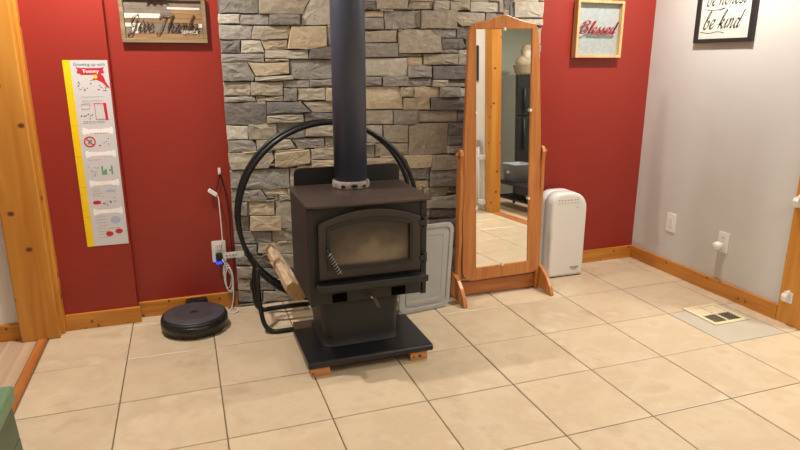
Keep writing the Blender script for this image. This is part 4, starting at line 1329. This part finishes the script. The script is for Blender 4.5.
# ------------------------------------------------------------------ what the mirror shows across the opening
FR = thing('refrigerator', 'black fronted refrigerator with grey side across the hall', 'refrigerator', (4.4, -2.6, 0))
part(box(4.00, 4.72, -2.86, -2.22, .02, 1.46), 'cabinet', plain('fridge_grey', (150, 152, 146), .5), FR, .006)
part(box(4.002, 4.718, -2.218, -2.16, .05, .98), 'door', BLACKG, FR, .008)
part(box(4.002, 4.718, -2.218, -2.16, .99, 1.458), 'freezer_door', BLACKG, FR, .008)
part(MB().tube([(4.08, -2.135, .60), (4.08, -2.135, .95)], .011, 8), 'handle', BLACK, FR)
part(MB().tube([(4.08, -2.135, 1.03), (4.08, -2.135, 1.30)], .011, 8), 'handle', BLACK, FR)
for xx in (4.05, 4.67):
    for y_ in (-2.8, -2.26):
        part(MB().lathe([(.02, 0), (.02, .022)], (xx, y_, 0), 10), 'foot', BLACK, FR)
BK = thing('bread_basket', 'beige wicker basket heaped with bread bags on the refrigerator', 'basket', (4.35, -2.5, 1.461))
part(MB().lathe([(.13, 0), (.15, .03), (.17, .11), (.175, .115), (.16, .115), (.12, .04)], (4.30, -2.46, 1.461), 20), 'basket', plain('wicker', (170, 150, 120), .8, 0, .2, 60, .6, 90), BK)
rb_ = random.Random(2)
for k, (x, y, z, r_) in enumerate(((4.24, -2.46, 1.60, .085), (4.34, -2.44, 1.62, .095), (4.33, -2.52, 1.74, .08), (4.28, -2.42, 1.68, .07))):
    pr = [(r_ * math.sin(R(a)) * rb_.uniform(.88, 1.08), -r_ * 1.05 * math.cos(R(a))) for a in range(10, 175, 20)]
    part(MB().lathe(pr, (x, y, z), 14), 'bread_bag', plain('bread_bag_%s' % 'ab'[k % 2], ((176, 158, 130), (198, 188, 168))[k % 2], .6, 0, .2, 20), BK)
BN = thing('low_bench', 'low dark bench with shelf in the hall', 'bench', (3.8, -1.6, 0))
part(box(3.62, 3.90, -2.02, -1.05, .262, .285), 'seat', BLACK, BN, .004)
part(box(3.64, 3.88, -2.00, -1.07, .10, .118), 'shelf', BLACK, BN, .003)
for xx in (3.63, 3.865):
    for y_ in (-2.01, -1.085):
        part(box(xx, xx + .025, y_, y_ + .025, 0, .2625), 'leg', BLACK, BN, .002)
SB = thing('storage_tub', 'grey plastic tub sitting on the low dark bench', 'tub', (3.76, -1.75, .285))
mb = MB()
rings = [[(x, y, z) for x, y in rrect(3.76 - a, 3.76 + a, -1.73 - b, -1.73 + b, .02)] for a, b, z in ((.10, .12, .2855), (.115, .135, .47), (.122, .142, .475), (.122, .142, .49), (.112, .132, .49), (.10, .12, .32))]
nn = len(rings[0])
mb.add([v for r_ in rings for v in r_], [(i * nn + k, i * nn + (k + 1) % nn, (i + 1) * nn + (k + 1) % nn, (i + 1) * nn + k) for i in range(len(rings) - 1) for k in range(nn)], True)
mb.add([v for r_ in rings for v in r_], [tuple(range(nn))[::-1], tuple(range((len(rings) - 1) * nn, len(rings) * nn))])
part(mb, 'shell', plain('tub_grey', (128, 134, 138), .5), SB)
part(MB().prism(rrect(-.02, .02, -.012, .012, .004, 3), lambda u, v, t: (t, -1.73 + u, .40 + v), 3.642, 3.655), 'label_tab', WHITEP, SB)
BG = thing('baby_gate', 'white metal baby gate folded open beside the broad pine post', 'gate', (WX - .03, -1.95, 0))
gx_ = WX - .045
for y_ in [-1.755, -1.80] + [-1.86 - .06 * k for k in range(9)]:
    part(MB().tube([(gx_, y_, .03), (gx_, y_, .70)], .012 if y_ > -1.81 else .006, 8), 'bar', WHITEP, BG)
for z_ in (.035, .695):
    part(MB().tube([(gx_, -1.745, z_), (gx_, -2.36, z_)], .013, 8), 'rail', WHITEP, BG)
for y_ in (-1.80, -2.3):
    part(box(gx_ - .015, gx_ + .015, y_ - .015, y_ + .015, 0, .03), 'foot', GREYP, BG)
for z_ in (.10, .58):
    part(box(gx_ - .014, WX - .0125, -1.745, -1.655, z_ - .025, z_ + .025), 'hinge_bracket', WHITEP, BG, .004)
part(box(gx_ - .018, gx_ + .018, -1.82, -1.74, .69, .76), 'latch_cap', GREYP, BG, .008)
WP = thing('hall_picture', 'narrow black framed picture on the white wall by the gate', 'picture', (WX, -1.96, 1.55))
part(box(WX - .02, WX - .0005, -2.12, -1.845, 1.38, 1.74), 'frame', BLKW, WP, .002)
part(box(WX - .0212, WX - .0199, -2.08, -1.885, 1.42, 1.70), 'sheet', PAPER, WP)

# ------------------------------------------------------------------ ceiling fixtures at the lamps, those of the added fill lights included
for k, (x_, y_, p_, lab_) in enumerate(POTS):
    f_ = thing('ceiling_light', lab_, 'ceiling light', (x_, y_, CEIL), 'recessed ceiling lights')
    part(MB().add([], []).lathe([(.062, 0), (.085, -.002), (.085, -.008), (.064, -.008)], (x_, y_, CEIL), 28), 'trim_ring', WHITEP, f_)
